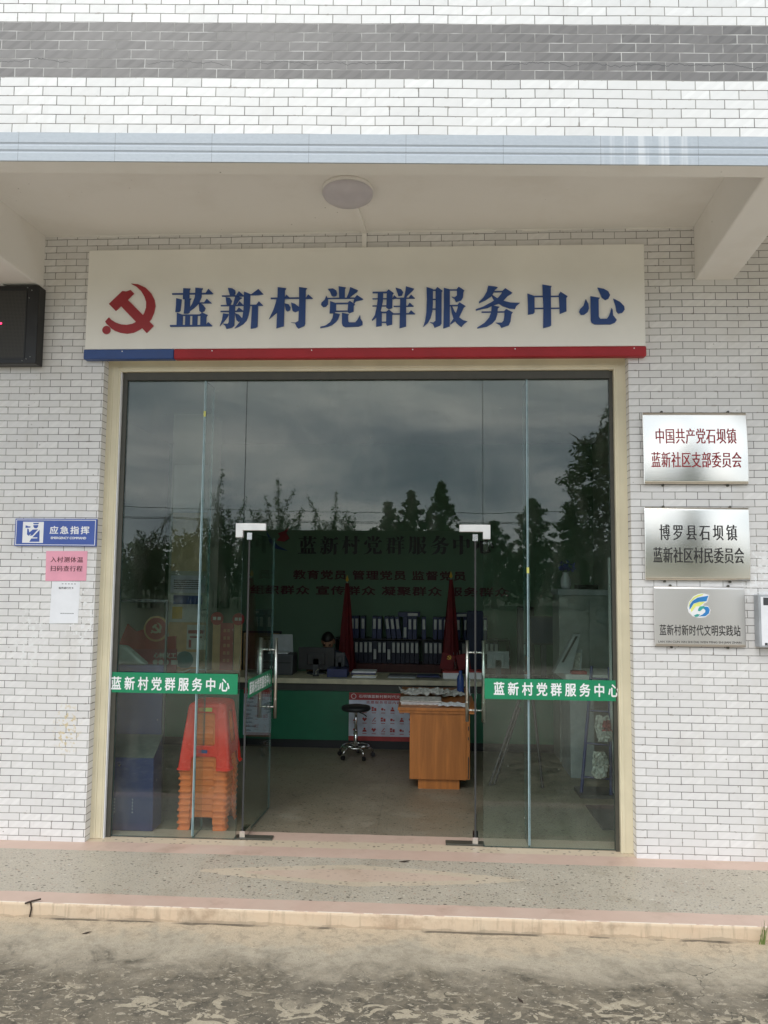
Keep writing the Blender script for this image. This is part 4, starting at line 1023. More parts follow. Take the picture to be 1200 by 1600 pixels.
head = hd.done('head', M['skin'], pe, True); head.location = (0, -.01, 1.035); head.rotation_euler = (R(33), 0, 0)
hh = MB(); bmesh.ops.create_uvsphere(hh.b, u_segments=28, v_segments=20, radius=1)
dele = [v for v in hh.b.verts if (v.co.z < .42 - .55 * (v.co.y > .0) - .5 * max(0, v.co.y) and v.co.y < .55) or v.co.z < -.45]
bmesh.ops.delete(hh.b, geom=dele, context='VERTS')
for v in hh.b.verts: v.co = (v.co.x * .083, v.co.y * .100 + .004, v.co.z * .122)
ho = hh.done('hair', M['hair'], head, True); sm = ho.modifiers.new('t', 'SOLIDIFY'); sm.thickness = .012
for s in (-1, 1):
    b = MB(); bmesh.ops.create_uvsphere(b.b, u_segments=10, v_segments=8, radius=.011); o = b.done('eye', M['hair'], head, True); o.location = (s * .031, -.078, .010)
    b = MB(); bmesh.ops.create_uvsphere(b.b, u_segments=10, v_segments=8, radius=.02); o = b.done('ear', M['skin'], head, True); o.location = (s * .075, .004, -.005); o.scale = (.4, .8, 1.5)
b = MB(); b.box(-.022, .022, -.004, .004, -.003, .003, .002); o = b.done('mouth', M['dred'], head); o.location = (0, -.088, -.055)

def chair(label, x, y, w_, z0, z1, m):
    t = thing('office_chair', label, 'chair', (x, y, 0), PI)
    b = MB(); b.box(-w_ * .9, w_ * .9, -.24, .22, .42, .49, .02); b.done('seat', m, t)
    b = MB(); b.box(-w_, w_, .20, .27, z0, z1, .03); b.done('backrest', m, t)
    b = MB(); b.tube([(0, 0, .08), (0, 0, .42)], .025, 12); b.done('column', M['blackm'], t)
    for k in range(5):
        a = 2 * PI * k / 5 + .3; b = MB(); b.tube([(0, 0, .09), (.27 * math.cos(a), .27 * math.sin(a), .055)], .018, 8); b.tube([(.27 * math.cos(a) - .02, .27 * math.sin(a), .025), (.27 * math.cos(a) + .02, .27 * math.sin(a), .025)], .025, 10); b.done('leg', M['blackm'], t)
    b = MB(); b.tube([(0, .15, .45), (0, .25, .5), (0, .28, z0 + .1)], .02, 8); b.done('back_support', M['blackm'], t)
    return t
chair('tall navy office chair behind the right flag', 2.70, 4.15, .10, .62, 1.42, M['navy'])
chair('black office chair seen through the right pane beside the fin', 3.27, 4.0, .10, .60, 1.48, M['leather'])
chair('black office chair the person sits on', .965, 3.98, .20, .55, .86, M['leather'])

# ------------------------------------------------------------------ shelf with binders
sh = thing('cabinet', 'dark red wood cabinet with an open binder shelf along the back wall', 'cabinet', (1.95, 5.4, 0))
b = MB(); b.box(.90, 3.25, 5.12, 5.56, 0, .65); par(bevel(b.done('base_cabinet', M['dwood']), .004), sh)
b = MB(); b.box(.90, 3.25, 5.20, 5.56, .963, .975); par(b.done('shelf', M['black']), sh)
b = MB()
for a in (.90, 2.08, 3.235): b.box(a, a + .015, 5.2, 5.56, .651, .962)
par(b.done('upright', M['black']), sh)
def make_binder(label, m, lab_z):
    t = thing('ring_binder', label, 'binder', (0, 0, 0))
    b = MB(); b.box(-.029, .029, -.13, .13, 0, .295, .003); b.done('cover', m, t)
    b = MB(); b.box(-.018, .018, -.1315, -.1302, lab_z, lab_z + .135); b.done('spine_label', M['label'], t)
    return t
lowp = make_binder('blue ring binder with white spine label on the lower shelf', M['binder2'], .14)
upp = make_binder('blue ring binder with white spine label on the upper shelf', M['binder'], .13)
first = True
for i in range(32):
    x = 1.13 + .0625 * i
    if abs(x - 2.09) < .04 or x > 3.2: continue
    o = lowp if first else copy_tree(lowp); first = False
    o.location = (x, 5.34 + rnd.uniform(-.01, .01), .6515); o['group'] = 'ring binders on the lower shelf'
    if rnd.random() < .15:
        for ch in o.children:
            if ch.name.startswith('spine'): ch.location.z = -.09
first = True
for i, x in enumerate([1.13, 1.19, 1.275, 1.43, 1.50, 1.63, 1.70, 1.77, 1.845, 1.91, 1.975, 2.10, 2.25, 2.32, 2.385, 2.50, 2.56, 2.66, 2.85, 2.92]):
    o = upp if first else copy_tree(upp); first = False
    lean = -.13 if i in (5, 6, 7) else rnd.uniform(-.01, .01)
    o.location = (x, 5.34 + rnd.uniform(-.01, .01), .976 + (.004 if lean < -.1 else 0)); o.rotation_euler = (0, lean, 0); o['group'] = 'ring binders on the upper shelf'
    if i == 8:
        for ch in o.children:
            if ch.name.startswith('spine'): ch.location.z = -.11
for (x, z, lb) in ((1.90, 1.303, 'blue ring binder lying flat across the standing binders'), (2.56, 1.303, 'blue ring binder lying flat behind the right flag')):
    o = copy_tree(upp); o['label'] = lb; o.rotation_euler = (0, PI / 2, 0); o.location = (x - .15, 5.34, z)
    if 'group' in o: del o['group']

# flags
def flag(label, x, y, zb, zt, w_):
    t = thing('flag', label, 'flag', (x, y, 0)); 
    b = MB(); b.tube([(0, 0, .02), (0, 0, zt)], .012, 10); b.done('pole', M['chrome'], t)
    b = MB(); b.lathe([(0, zt + .09), (.012, zt + .05), (.022, zt + .02), (.008, zt)], 12); b.done('finial', M['gold'], t, True)
    b = MB(); b.lathe([(0, 0), (.16, 0), (.15, .02), (.03, .035), (0, .036)], 24); b.done('foot', M['chrome'], t, True)
    b = MB(); n = 40; rings = []; rr = random.Random(int(x * 10))
    prof = [(zt - .02, .018), (zt - .25, .040), (zt - .55, .062), (zt - .85, .085), (zb + .15, w_ * .95), (zb, w_)]
    for (z, r) in prof:
        rings.append([b.b.verts.new((r * (1 + .20 * math.sin(5 * a + z * 1.4) + .13 * math.sin(11 * a - z * 2.2)) * math.cos(a), r * (1 + .20 * math.sin(5 * a + z * 1.4) + .13 * math.sin(11 * a - z * 2.2)) * math.sin(a), z + (.03 * math.sin(3 * a) if z < zt - .1 else 0))) for a in [2 * PI * j / n for j in range(n)]])
    for a, c in zip(rings, rings[1:]):
        for j in range(n): b.b.faces.new((a[j], a[(j + 1) % n], c[(j + 1) % n], c[j]))
    b.done('cloth', M['flag'], t, True)
    return t
flag('furled red flag on a pole behind the counter, left of the binders', 1.115, 4.6, .55, 1.74, .105)
flag('furled red flag on a pole behind the counter, right of the binders', 2.44, 4.6, .55, 1.80, .11)
tf = thing('table_flag', 'pair of small crossed red table flags on the counter', 'table flag', (2.45, 3.36, CT))
b = MB(); b.lathe([(0, 0), (.05, 0), (.04, .02), (0, .022)], 18); b.done('stand', M['gold'], tf)
for s, nm in ((-1, 1), (1, 2)):
    b = MB(); b.tube([(0, 0, .02), (s * .02, 0, .26)], .004, 8); b.done('stick', M['chrome'], tf)
    b = MB(); pts = [(0, .225), (s * .14, .265), (s * .175, .085), (s * .04, .075)]; b.prism(pts, -.006, -.002); b.done('cloth', M['flag'], tf)
emblem('flag_emblem', -.10, .235, .0005, -.0075, M['gold'], tf, .001)

# lettering on the back wall
wl_ = thing('wall_lettering', 'large dark characters naming the service centre on the green back wall', 'lettering', (1.6, 5.59, 2.1))
cx0 = .311; st = .3123; uu = st / 118.5
par(song_line('characters', [(cx0 - 11 * uu + st * i, 2.412, uu, uu * 1.02) for i in range(9)], 5.575, M['ink'], None, .02), wl_)
w2 = thing('wall_lettering', 'upper line of red slogan characters on the green back wall', 'lettering', (1.4, 5.59, 1.76), 0, 'slogans on the back wall')
par(letters('characters', '教育党员 管理党员 监督党员', .247, 2.681, 1.762, 1.895, 5.58, M['maroon'], None, .012, 1.1, .025), w2)
w3 = thing('wall_lettering', 'lower line of red slogan characters on the green back wall', 'lettering', (1.4, 5.59, 1.54), 0, 'slogans on the back wall')
par(letters('characters', '组织群众 宣传群众 凝聚群众 服务群众', -.36, 3.28, 1.545, 1.675, 5.58, M['maroon'], None, .012, 1.1, .025), w3)
lg = thing('wall_logo', 'red and blue swirl logo left of the large characters on the back wall', 'logo', (.08, 5.59, 2.1))
b = MB(); b.prism([(x * .3, z * .3 + .28) for x, z in [(-.2, .1), (.1, .2), (.35, .45), (.2, .1), (.35, -.15), (.1, -.3), (-.25, -.25), (-.1, -.05)]], -.015, .005); b.done('red_swirl', M['dred'], lg)
b = MB(); b.prism([(x * .3, z * .3 + .15) for x, z in [(-.75, .6), (-.6, .1), (-.3, -.2), (.3, -.3), (-.2, -.05), (-.5, .25)]], -.015, .005); b.done('blue_swirl', M['blue'], lg)

# ------------------------------------------------------------------ pillar notices, emblem board, red signs
def sheet(label, x0, x1, z0, z1, y, m, name='notice', lines=0, ink='ink', extra=None):
    t = thing(name, label, 'notice', ((x0 + x1) / 2, y, z0)); wx = (x1 - x0) / 2
    b = MB(); b.box(-wx, wx, -.004, .0, 0, z1 - z0); b.done('sheet', m, t)
    if lines:
        b = MB(); rr = random.Random(int(z0 * 100)); h = z1 - z0
        for i in range(lines):
            zc = h * (.72 - .6 * i / lines); xx = -wx * .8
            while xx < wx * .75: l = rr.uniform(.01, .03); b.box(xx, min(xx + l, wx * .8), -.0055, -.0042, zc - .006, zc + .006); xx += l + .006
        b.done('print', M[ink], t)
    return t
YP = 3.555
sheet('white board high on the inner pillar', -.83, -.42, 2.54, 3.09, YP, M['wh'])
sheet('yellow cream board in the middle of the inner pillar', -.83, -.42, 1.85, 2.53, YP, M['ycream'])
sheet('grey notice with lines of text on the inner pillar', -.83, -.42, 1.60, 1.80, YP, M['pale'], 'notice', 5)
t = sheet('notice with a blue header and pictogram on the inner pillar', -.82, -.44, 1.27, 1.58, YP, M['label'])
b = MB(); b.box(-.16, .18, -.0058, -.0042, .20, .30); b.done('blue_header', M['posterblue'], t)
b = MB(); b.box(-.17, -.05, -.0058, -.0042, .03, .17); b.done('pictogram', M['gold'], t)
t = sheet('tan board with a white figure card low on the inner pillar', -.83, -.40, .735, 1.262, YP, M['tan'])
b = MB(); b.box(-.005, .205, -.0058, -.0042, .22, .50); b.done('card', M['label'], t)
b = MB(); b.box(.01, .19, -.0068, -.0059, .40, .44); b.box(.03, .17, -.0068, -.0059, .35, .37); b.box(.02, .05, -.0068, -.0059, .24, .33); b.done('card_print', M['dred'], t)
b = MB(); b.prism(circ(-.02, .10, .1, 20), -.0078, -.0062); b.done('teal_disc', M['teal'], t)
b = MB(); b.box(-.16, .12, -.0061, -.0042, .02, .19); b.done('teal_backing', M['label'], t)

eb = thing('emblem_board', 'red volunteer board with a round gold emblem at the left of the room', 'board', (-.85, 2.85, 0))
b = MB(); b.box(-.62, .34, .0, .03, .75, 1.02); b.done('base_strip', M['rosepink'], eb)
b = MB(); b.prism([(-.30, 1.02), (.33, 1.02), (.33, 1.16), (.12, 1.14), (.02, 1.24), (-.10, 1.20), (-.20, 1.28)], .002, .026); b.done('red_ribbon', M['posred'], eb)
b = MB(); b.prism(circ(.12, 1.235, .135, 28), -.012, .001); b.done('badge_rim', M['tan'], eb)
b = MB(); b.prism(circ(.12, 1.235, .115, 28), -.018, -.0125); b.done('badge', M['posred'], eb)
emblem('badge_emblem', .055, 1.305, .00115, -.026, M['ctop'], eb, .006)
letters('lettering', '心树义工', .10, .34, .925, .985, -.008, M['label'], eb, .006, 1.0, .02)
b = MB()
for i in range(3): b.prism(circ(.12 + .06 * i, .885, .026, 16), -.008, -.001)
b.prism([(.29, .862), (.36, .862), (.36, .908), (.29, .908)], -.008, -.001); b.done('round_icon', M['label'], eb)
for s in (-.5, .2):
    b = MB(); b.box(s - .015, s + .015, .002, .028, .0, .75); b.done('leg', M['greysteel'], eb)

def red_sign(label, x, w_, tall, group='red slogan signs behind the counter'):
    t = thing('slogan_sign', label, 'sign', (x, 3.60, CT - .0), 0, group)
    return t
t = red_sign('tan post sign with a round red cap left of the slogan strip', -.285, .06, 0)
b = MB(); b.box(-.045, .045, -.01, .01, 0, .52); b.done('post', M['tan'], t)
b = MB(); b.prism(circ(0, .585, .075, 20), -.013, .008); b.done('cap', M['posred'], t)
b = MB(); b.box(-.045, -.008, -.0155, -.0132, .568, .605); b.box(.008, .045, -.0155, -.0132, .568, .605); b.done('characters', M['label'], t)
t = red_sign('tall red strip sign with rows of pale characters', -.165, .07, 1)
b = MB(); b.box(-.075, .075, -.012, .01, 0, .535); b.done('strip', M['posred'], t)
b = MB()
for r in range(5):
    for q in (-.038, .006): b.box(q, q + .03, -.0145, -.0122, .43 - .085 * r, .468 - .085 * r)
b.done('characters', M['salmon'], t)
t = red_sign('tan post sign with a round red cap right of the slogan strip', -.035, .06, 0)
b = MB(); b.box(-.045, .045, -.01, .01, 0, .52); b.done('post', M['tan'], t)
b = MB(); b.prism(circ(0, .58, .07, 20), -.013, .008); b.done('cap', M['posred'], t)
b = MB(); b.box(-.04, -.006, -.0155, -.0132, .565, .60); b.box(.006, .04, -.0155, -.0132, .565, .60); b.done('characters', M['label'], t)

# ------------------------------------------------------------------ round stool
rs = thing('swivel_stool', 'round black swivel stool on a chrome base before the counter', 'stool', (1.425, 2.62, 0))
b = MB(); b.lathe([(0, .462), (.10, .460), (.135, .463), (.146, .475), (.148, .49), (.138, .505), (.10, .512), (0, .514)], 36); b.done('seat', M['leather'], rs, True)
b = MB(); b.lathe([(0, .448), (.045, .448), (.05, .4615), (0, .4615)], 20); b.tube([(0, 0, .26), (0, 0, .448)], .014, 12); b.tube([(0, 0, .085), (0, 0, .262)], .021, 12); b.done('gas_column', M['chrome'], rs, True)
b = MB(); n = 36; b.tube([(.135 * math.cos(2 * PI * i / n), .135 * math.sin(2 * PI * i / n), .112) for i in range(n + 1)], .008, 8, False)
for k in range(3): a = 2 * PI * k / 3; b.tube([(.02 * math.cos(a), .02 * math.sin(a), .105), (.13 * math.cos(a), .13 * math.sin(a), .112)], .006, 8)
b.done('foot_ring', M['chrome'], rs, True)
for k in range(5):
    a = 2 * PI * k / 5 + .25; c_, s_ = math.cos(a), math.sin(a)
    b = MB(); b.tube([(.015 * c_, .015 * s_, .092), (.10 * c_, .10 * s_, .098), (.155 * c_, .155 * s_, .085), (.178 * c_, .178 * s_, .05)], .010, 10); o = b.done('leg', M['chrome'], rs, True)
    b = MB(); b.tube([(.178 * c_ - .012 * s_, .178 * s_ + .012 * c_, .0225), (.178 * c_ + .012 * s_, .178 * s_ - .012 * c_, .0225)], .0215, 12); b.done('caster', M['black'], o)
b = MB(); b.tube([(.03, 0, .445), (.075, -.01, .43), (.11, -.015, .405)], .006, 8); b.done('lever', M['black'], rs)

# ------------------------------------------------------------------ wooden desk and things on it
dk = thing('desk', 'orange brown wooden desk seen from its pedestal end', 'desk', (2.25, 2.0, 0))
b = MB(); b.box(1.885, 2.56, 1.47, 2.72, .664, .690); par(bevel(b.done('top', M['wood']), .003), dk)
b = MB(); b.box(1.895, 2.55, 1.482, 2.71, .643, .664); par(b.done('top_moulding', M['wood']), dk)
b = MB(); b.box(1.988, 2.470, 1.50, 2.65, .085, .643); par(bevel(b.done('pedestal', M['wood']), .003), dk)
b = MB(); b.box(2.471, 2.503, 1.503, 2.05, .090, .63); par(bevel(b.done('door_panel', M['wood']), .003), dk)
b = MB()
for (z0, z1) in ((.50, .535), (.42, .445), (.10, .28)): b.box(2.486, 2.494, 1.4985, 1.5028, z0, z1)
par(b.done('hinge', M['black']), dk)
b = MB(); b.box(2.062, 2.415, 1.53, 2.6, .0, .085); par(b.done('plinth', M['wood']), dk)
def crumple(label, cx, cy, z, wx, wy, amp, m, seed, rz=0):
    t = thing('newspaper', label, 'newspaper', (cx, cy, z), rz, 'newspapers on the wooden desk'); rr = random.Random(seed)
    b = MB(); nx, ny = 12, 8; g_ = []
    for j in range(ny + 1):
        g_.append([b.b.verts.new((wx * (i / nx - .5) * 2 + rr.uniform(-.004, .004), wy * (j / ny - .5) * 2 + rr.uniform(-.004, .004), .002 + amp * abs(math.sin(i * .9 + seed + j * .5) * rr.uniform(.4, 1)))) for i in range(nx + 1)])
    for j in range(ny):
        for i in range(nx): b.b.faces.new((g_[j][i], g_[j][i + 1], g_[j + 1][i + 1], g_[j + 1][i]))
    o = b.done('sheet', m, t); mo = o.modifiers.new('t', 'SOLIDIFY'); mo.thickness = .0025; return t
stack('pile of papers at the near left of the wooden desk', 2.08, 1.75, .690, 4, .17, .13, [M['news'], M['paper'], M['label']], .008, 11, 'documents', 'paper_pile')
crumple('rumpled newspaper on top of the papers on the desk', 2.10, 2.0, .728, .20, .16, .045, M['news'], 4, .2)
crumple('flat newspaper by the right edge of the desk', 2.36, 1.62, .691, .12, .09, .018, M['paper'], 9, -.1)
crumple('open newspaper across the far part of the desk', 2.36, 2.25, .691, .14, .18, .03, M['news'], 6, .4)
bt = thing('bottle', 'blue plastic bottle on the desk beside the right door handle', 'bottle', (2.46, 2.35, .69))
b = MB(); b.lathe([(0, 0), (.032, 0), (.034, .01), (.034, .14), (.028, .165), (.014, .185), (.014, .20), (0, .20)], 20); b.done('body', M['water'], bt, True)
b = MB(); b.lathe([(.0165, .186), (.0165, .215), (0, .216)], 16); b.done('cap', M['posterblue'], bt, True)
bx_thing('tissue_pack', 'pale tissue pack standing beside the blue bottle', 'box', 2.51, 2.55, 2.3, 2.40, .69, .83, M['pale'])

# ------------------------------------------------------------------ right side of the room
ez = thing('tripod', 'black folding tripod stand behind the right pane', 'tripod', (2.95, 1.85, 0))
AP = (3.06, 1.86, .98)
for q in ((2.685, 1.66, .008), (3.135, 1.62, .008), (2.80, 2.25, .008)):
    b = MB(); b.tube([AP, q], .014, 8); par(b.done('leg', M['blackm']), ez)
b = MB(); b.tube([(2.72, 1.64, .02), (2.96, 1.77, .66)], .010, 8); par(b.done('strut', M['blackm']), ez)
b = MB(); b.tube([(3.06, 1.86, .90), (3.06, 1.86, 1.10)], .022, 10); par(b.done('head', M['blackm']), ez)
tv = thing('television', 'dark television on the counter behind the right pane', 'television', (3.40, 3.35, CT))
b = MB(); b.box(-.14, .16, -.02, .02, .36, .67, .006); b.done('display', M['black'], tv)
b = MB(); b.box(-.125, .145, -.0225, -.0205, .375, .655); b.done('screen_glass', M['navy'], tv)
b = MB(); b.box(-.02, .04, -.015, .015, .012, .37); b.box(-.10, .12, -.08, .08, 0, .012); b.done('stand', M['dgrey'], tv)
cb = thing('cupboard', 'tall grey steel cupboard by the right wall', 'cupboard', (3.72, 2.75, 0))
b = MB(); b.box(3.455, 4.05, 2.60, 3.0, .0, 1.64); par(bevel(b.done('carcass', M['greysteel']), .005), cb)
b = MB(); b.box(3.445, 4.06, 2.585, 3.01, 1.641, 1.70); par(bevel(b.done('cap_panel', M['grey']), .004), cb)
b = MB(); b.box(3.47, 3.74, 2.589, 2.5988, .05, 1.60); b.box(3.755, 4.03, 2.589, 2.5988, .05, 1.60); par(b.done('door', M['greysteel']), cb)
wd_ = thing('side_table', 'white box table with papers in front of the grey cupboard', 'table', (3.75, 2.2, 0))
b = MB(); b.box(3.40, 4.2, 1.97, 2.5, .87, .93); par(bevel(b.done('top', M['wh']), .004), wd_)
b = MB(); b.box(3.445, 3.66, 2.0, 2.45, .0, .87); par(bevel(b.done('pedestal', M['grey']), .004), wd_)
b = MB(); b.box(3.95, 4.15, 2.0, 2.45, .0, .87); par(b.done('side_panel', M['grey']), wd_)
vs = thing('vase', 'pale vase of blue flowers on top of the grey cupboard', 'vase', (3.545, 2.72, 1.701))
b = MB(); b.lathe([(0, 0), (.040, 0), (.052, .04), (.050, .10), (.030, .15), (.034, .17), (.028, .168)], 24); b.done('body', M['porc'], vs, True)
b = MB(); rr = random.Random(3)
for i in range(46):
    a, e_, r = rr.uniform(0, 2 * PI), rr.uniform(0, 1.4), rr.uniform(.03, .10); c_ = Vector((r * math.cos(a) * math.cos(e_), r * math.sin(a) * math.cos(e_), .19 + r * math.sin(e_)))
    for k in range(4):
        d = Vector((rr.uniform(-1, 1), rr.uniform(-1, 1), rr.uniform(-1, 1))) * .018; d2 = Vector((rr.uniform(-1, 1), rr.uniform(-1, 1), rr.uniform(-1, 1))) * .018
        b.quad([c_, c_ + d, c_ + d + d2, c_ + d2])
b.done('flowers', M['bluef'], vs, fix=False)
bx_thing('camera_case', 'flat black case on top of the grey cupboard', 'case', 3.66, 3.86, 2.66, 2.86, 1.701, 1.745, M['black'])
# leaning papers and picture on the table
lf = thing('picture_frame', 'small framed picture leaning among papers on the white table', 'picture', (3.50, 2.12, .931), -.1)
b = MB(); b.hull8([(-.07, 0, 0), (.07, 0, 0), (.07, .012, 0), (-.07, .012, 0)], [(-.05, .05, .21), (.09, .05, .21), (.09, .062, .21), (-.05, .062, .21)]); b.done('frame', M['grey'], lf)
b = MB(); b.hull8([(-.05, .0035, .03), (.055, .0035, .03), (.055, .005, .03), (-.05, .005, .03)], [(-.035, .042, .18), (.07, .042, .18), (.07, .0435, .18), (-.035, .0435, .18)]); b.done('picture', M['news'], lf)
sl = thing('document_rack', 'slanted pale document holder leaning on the white table', 'rack', (3.40, 2.06, .931))
b = MB(); b.hull8([(-.09, 0, .0), (.07, 0, 0), (.07, .12, 0), (-.09, .12, 0)], [(.10, .02, .36), (.16, .02, .36), (.16, .10, .36), (.10, .10, .36)]); b.done('holder', M['grey'], sl)
b = MB(); b.hull8([(-.02, -.006, .10), (.0, -.006, .10), (.0, .0, .10), (-.02, .0, .10)], [(.115, .01, .34), (.135, .01, .34), (.135, .018, .34), (.115, .018, .34)]); b.done('clip', M['black'], sl)
bx_thing('red_booklet', 'red booklet lying on the white table', 'book', 3.46, 3.60, 1.99, 2.08, .931, .960, M['posred'])
# newspaper rack
nr = thing('newspaper_rack', 'blue framed leaning newspaper rack by the right jamb', 'rack', (3.58, 1.42, 0))
for (a, c) in (((3.425, 1.42, .03), (3.565, 1.62, 1.05)), ((3.655, 1.36, .03), (3.70, 1.56, 1.05))):
    b = MB(); b.tube([a, c], .014, 8); par(b.done('rail', M['ladder']), nr)
for i in range(4):
    t_ = .12 + .26 * i; A = Vector((3.425, 1.42, .03)).lerp(Vector((3.565, 1.62, 1.05)), t_); B = Vector((3.655, 1.36, .03)).lerp(Vector((3.70, 1.56, 1.05)), t_)
    b = MB(); b.tube([A, B], .009, 8); par(b.done('rung', M['ladder']), nr)
b = MB(); b.box(3.40, 3.69, 1.35, 1.62, 0, .03); par(bevel(b.done('foot_plate', M['dgrey']), .004), nr)
def bundle(label, cx, cy, cz, w_, h_, m, seed, red=False):
    t = thing('newspaper', label, 'newspaper', (cx, cy, cz), 0, 'newspapers hanging on the rack'); rr = random.Random(seed)
    b = MB(); nx, nz = 10, 12; g_ = []
    for j in range(nz + 1):
        v = j / nz; ww = w_ * (.45 + .55 * math.sin(PI * (.15 + .7 * v)))
        g_.append([b.b.verts.new((ww * (i / nx - .5) * 2 + rr.uniform(-.006, .006), -.035 + rr.uniform(-.018, .018) - .02 * math.sin(PI * i / nx), h_ * v + rr.uniform(-.006, .006))) for i in range(nx + 1)])
    for j in range(nz):
        for i in range(nx): b.b.faces.new((g_[j][i], g_[j][i + 1], g_[j + 1][i + 1], g_[j + 1][i]))
    o = b.done('pages', [m, M['posred']], t); mo = o.modifiers.new('t', 'SOLIDIFY'); mo.thickness = .02
    if red:
        for k, f in enumerate(o.data.polygons):
            if f.center.z > h_ * .45 and f.center.x > -.01 and f.center.z < h_ * .85: f.material_index = 1
    return t
bundle('crumpled newspaper bundle with a red page, upper on the rack', 3.607, 1.42, .455, .065, .21, M['news'], 3, True)
bundle('crumpled grey newspaper bundle, lower on the rack', 3.565, 1.38, .17, .065, .21, M['news'], 8)
wb = thing('white_pole', 'slim white pole standing upright just inside the right jamb', 'pole', (3.69, 1.45, 0))
b = MB(); b.box(3.678, 3.700, 1.43, 1.47, .02, 1.99); par(bevel(b.done('post', M['wh']), .003), wb)
b = MB(); b.lathe([(0, 0), (.09, 0), (.08, .018), (0, .02)], 20, (3.689, 1.45, .0)); par(b.done('foot', M['greysteel']), wb)
fm = MB(); fm.box(3.40, 3.86, .55, 1.14, .001, .010); o = fm.done('floor_mat', M['mat']); tag(o, 'dark rubber mat on the floor inside the right pane', 'mat')

# ------------------------------------------------------------------ small things on the ground
wdz = MB(); rr = random.Random(2)
for i in range(9):
    a = rr.uniform(-.5, .5); h = rr.uniform(.05, .13)
    x0 = rr.uniform(-.02, .02); wdz.quad([(x0 - .003, 0, 0), (x0 + .003, 0, 0), (x0 + a * h * .6 + .001, -.02 * rr.random(), h), (x0 + a * h * .5, -.01, h * .95)])
o = wdz.done('weed', M['weed'], fix=False); o.location = (3.87, -.99, -.074); tag(o, 'small weed growing at the foot of the step', 'weed')
tw = MB(); tw.tube([(0, 0, .0), (.006, .004, .045), (-.004, .01, .075)], .004, 6); tw.tube([(-.03, .0, .070), (.0, .01, .078), (.045, .03, .084)], .005, 6); o = tw.done('twig', M['twig']); o.location = (-.04, -.972, -.07); tag(o, 'dark forked twig against the step at the left', 'twig')
lfm = MB(); lfm.quad([(-.035, 0, .003), (0, -.012, .006), (.04, .002, .012), (.0, .014, .005)]); o = lfm.done('dead_leaf', M['twig'], fix=False); o.location = (1.99, -.19, 0); mo = o.modifiers.new('t', 'SOLIDIFY'); mo.thickness = .0015; tag(o, 'dry brown leaf on the porch before the doorway', 'leaf', 'dry leaves lying about')
for (x, y, z, rz, s, lb) in ((.35, -1.13, -.0745, .4, .7, 'dry leaf at the foot of the step on the left'), (2.55, -1.62, -.0745, 2.1, .6, 'dry leaf on the pale concrete right of the middle')):
    c = o.copy(); COL.objects.link(c); c.location = (x, y, z); c.rotation_euler = (0, 0, rz); c.scale = (s,) * 3; c['label'] = lb

# ------------------------------------------------------------------ trees across the yard (behind the camera, seen in the panes)
def leaf_cloud(b, c, rad, n, size, rr):
    c = Vector(c)
    for i in range(n):
        d = Vector((rr.gauss(0, 1), rr.gauss(0, 1), rr.gauss(0, 1))); d = d.normalized() * (rr.random() ** .45)
        p_ = c + Vector((d.x * rad[0], d.y * rad[1], d.z * rad[2]))
        a = Vector((rr.gauss(0, 1), rr.gauss(0, 1), rr.gauss(0, .7))).normalized() * size * rr.uniform(.5, 1.3); e_ = Vector((rr.gauss(0, 1), rr.gauss(0, 1), rr.gauss(0, 1))).normalized() * size * rr.uniform(.3, .8)
        b.quad([p_ - a, p_ + e_, p_ + a, p_ - e_])
def tree(label, x, y, h, r, kind, seed, group, clumps=16, leaves=110, size=.16, cat='tree', low=.25):
    rr = random.Random(seed); t = thing('tree', label, cat, (x, y, -.075), 0, group)
    b = MB(); b.tube([(0, 0, 0), (rr.uniform(-.1, .1), 0, h * .3), (rr.uniform(-.2, .2), rr.uniform(-.1, .1), h * .75)], r * .10 + .05, 10, True, .05)
    for k in range(7):
        a = rr.uniform(0, 2 * PI); z = h * rr.uniform(low, .7); b.tube([(0, 0, z), (r * .4 * math.cos(a), r * .4 * math.sin(a), z + h * .1), (r * .75 * math.cos(a), r * .75 * math.sin(a), z + h * .18)], .05, 6, True, .015)
    b.done('trunk', M['bark'], t, True)
    b = MB()
    ph = [rr.uniform(0, 2 * PI) for _ in range(6)]
    for k in range(clumps):
        v = (k + .5) / clumps; z = h * (low + (1 - low) * v)
        prof = r * (math.sin(PI * (.16 + .80 * v)) ** .75) * (1 + .09 * math.sin(9 * v + ph[0]) + .07 * math.sin(17 * v + ph[1]))
        n = max(3, int(8 * prof / r))
        for q in range(n):
            a = 2 * PI * q / n + rr.uniform(-.5, .5); cr_ = r * rr.uniform(.13, .27); d_ = max(0, prof - cr_) * rr.uniform(.55, 1.08)
            leaf_cloud(b, (d_ * math.cos(a), d_ * math.sin(a), min(z + rr.uniform(-.2, .2), h - cr_ * .5)), (cr_, cr_, cr_ * .62), int(leaves * .40), size * .55, rr)
        leaf_cloud(b, (0, 0, z), (prof * .55, prof * .55, h * .5 / clumps + .1), int(leaves * .5), size * .8, rr)
    b.done('crown', kind, t, fix=False); return t
GT = 'trees across the yard'
tree('tall dark tree standing nearest across the yard', 9.15, -22, 8.3, 2.75, M['leafk'], 5, GT, 26, 190, .20, low=.06)
tree('dark spreading tree right of the tall one', 12.8, -24, 8.0, 3.2, M['leafk'], 6, GT, 20, 150, .24, low=.06)
tree('round green tree in the middle across the yard', 1.25, -42, 7.2, 1.3, M['leafm'], 8, GT, 16, 150, .20, low=.12)
tree('taller narrow green tree beside the round one', 3.05, -42, 7.7, 1.35, M['leafm'], 9, GT, 18, 150, .20, low=.12)
tree('low green tree left of the round one', -.2, -42, 6.5, 1.3, M['leafm'], 10, GT, 14, 150, .20, low=.12)
tree('small rounded tree left of the tall dark tree', 8.7, -42, 6.7, 1.7, M['leafm'], 12, GT, 16, 150, .20, low=.12)
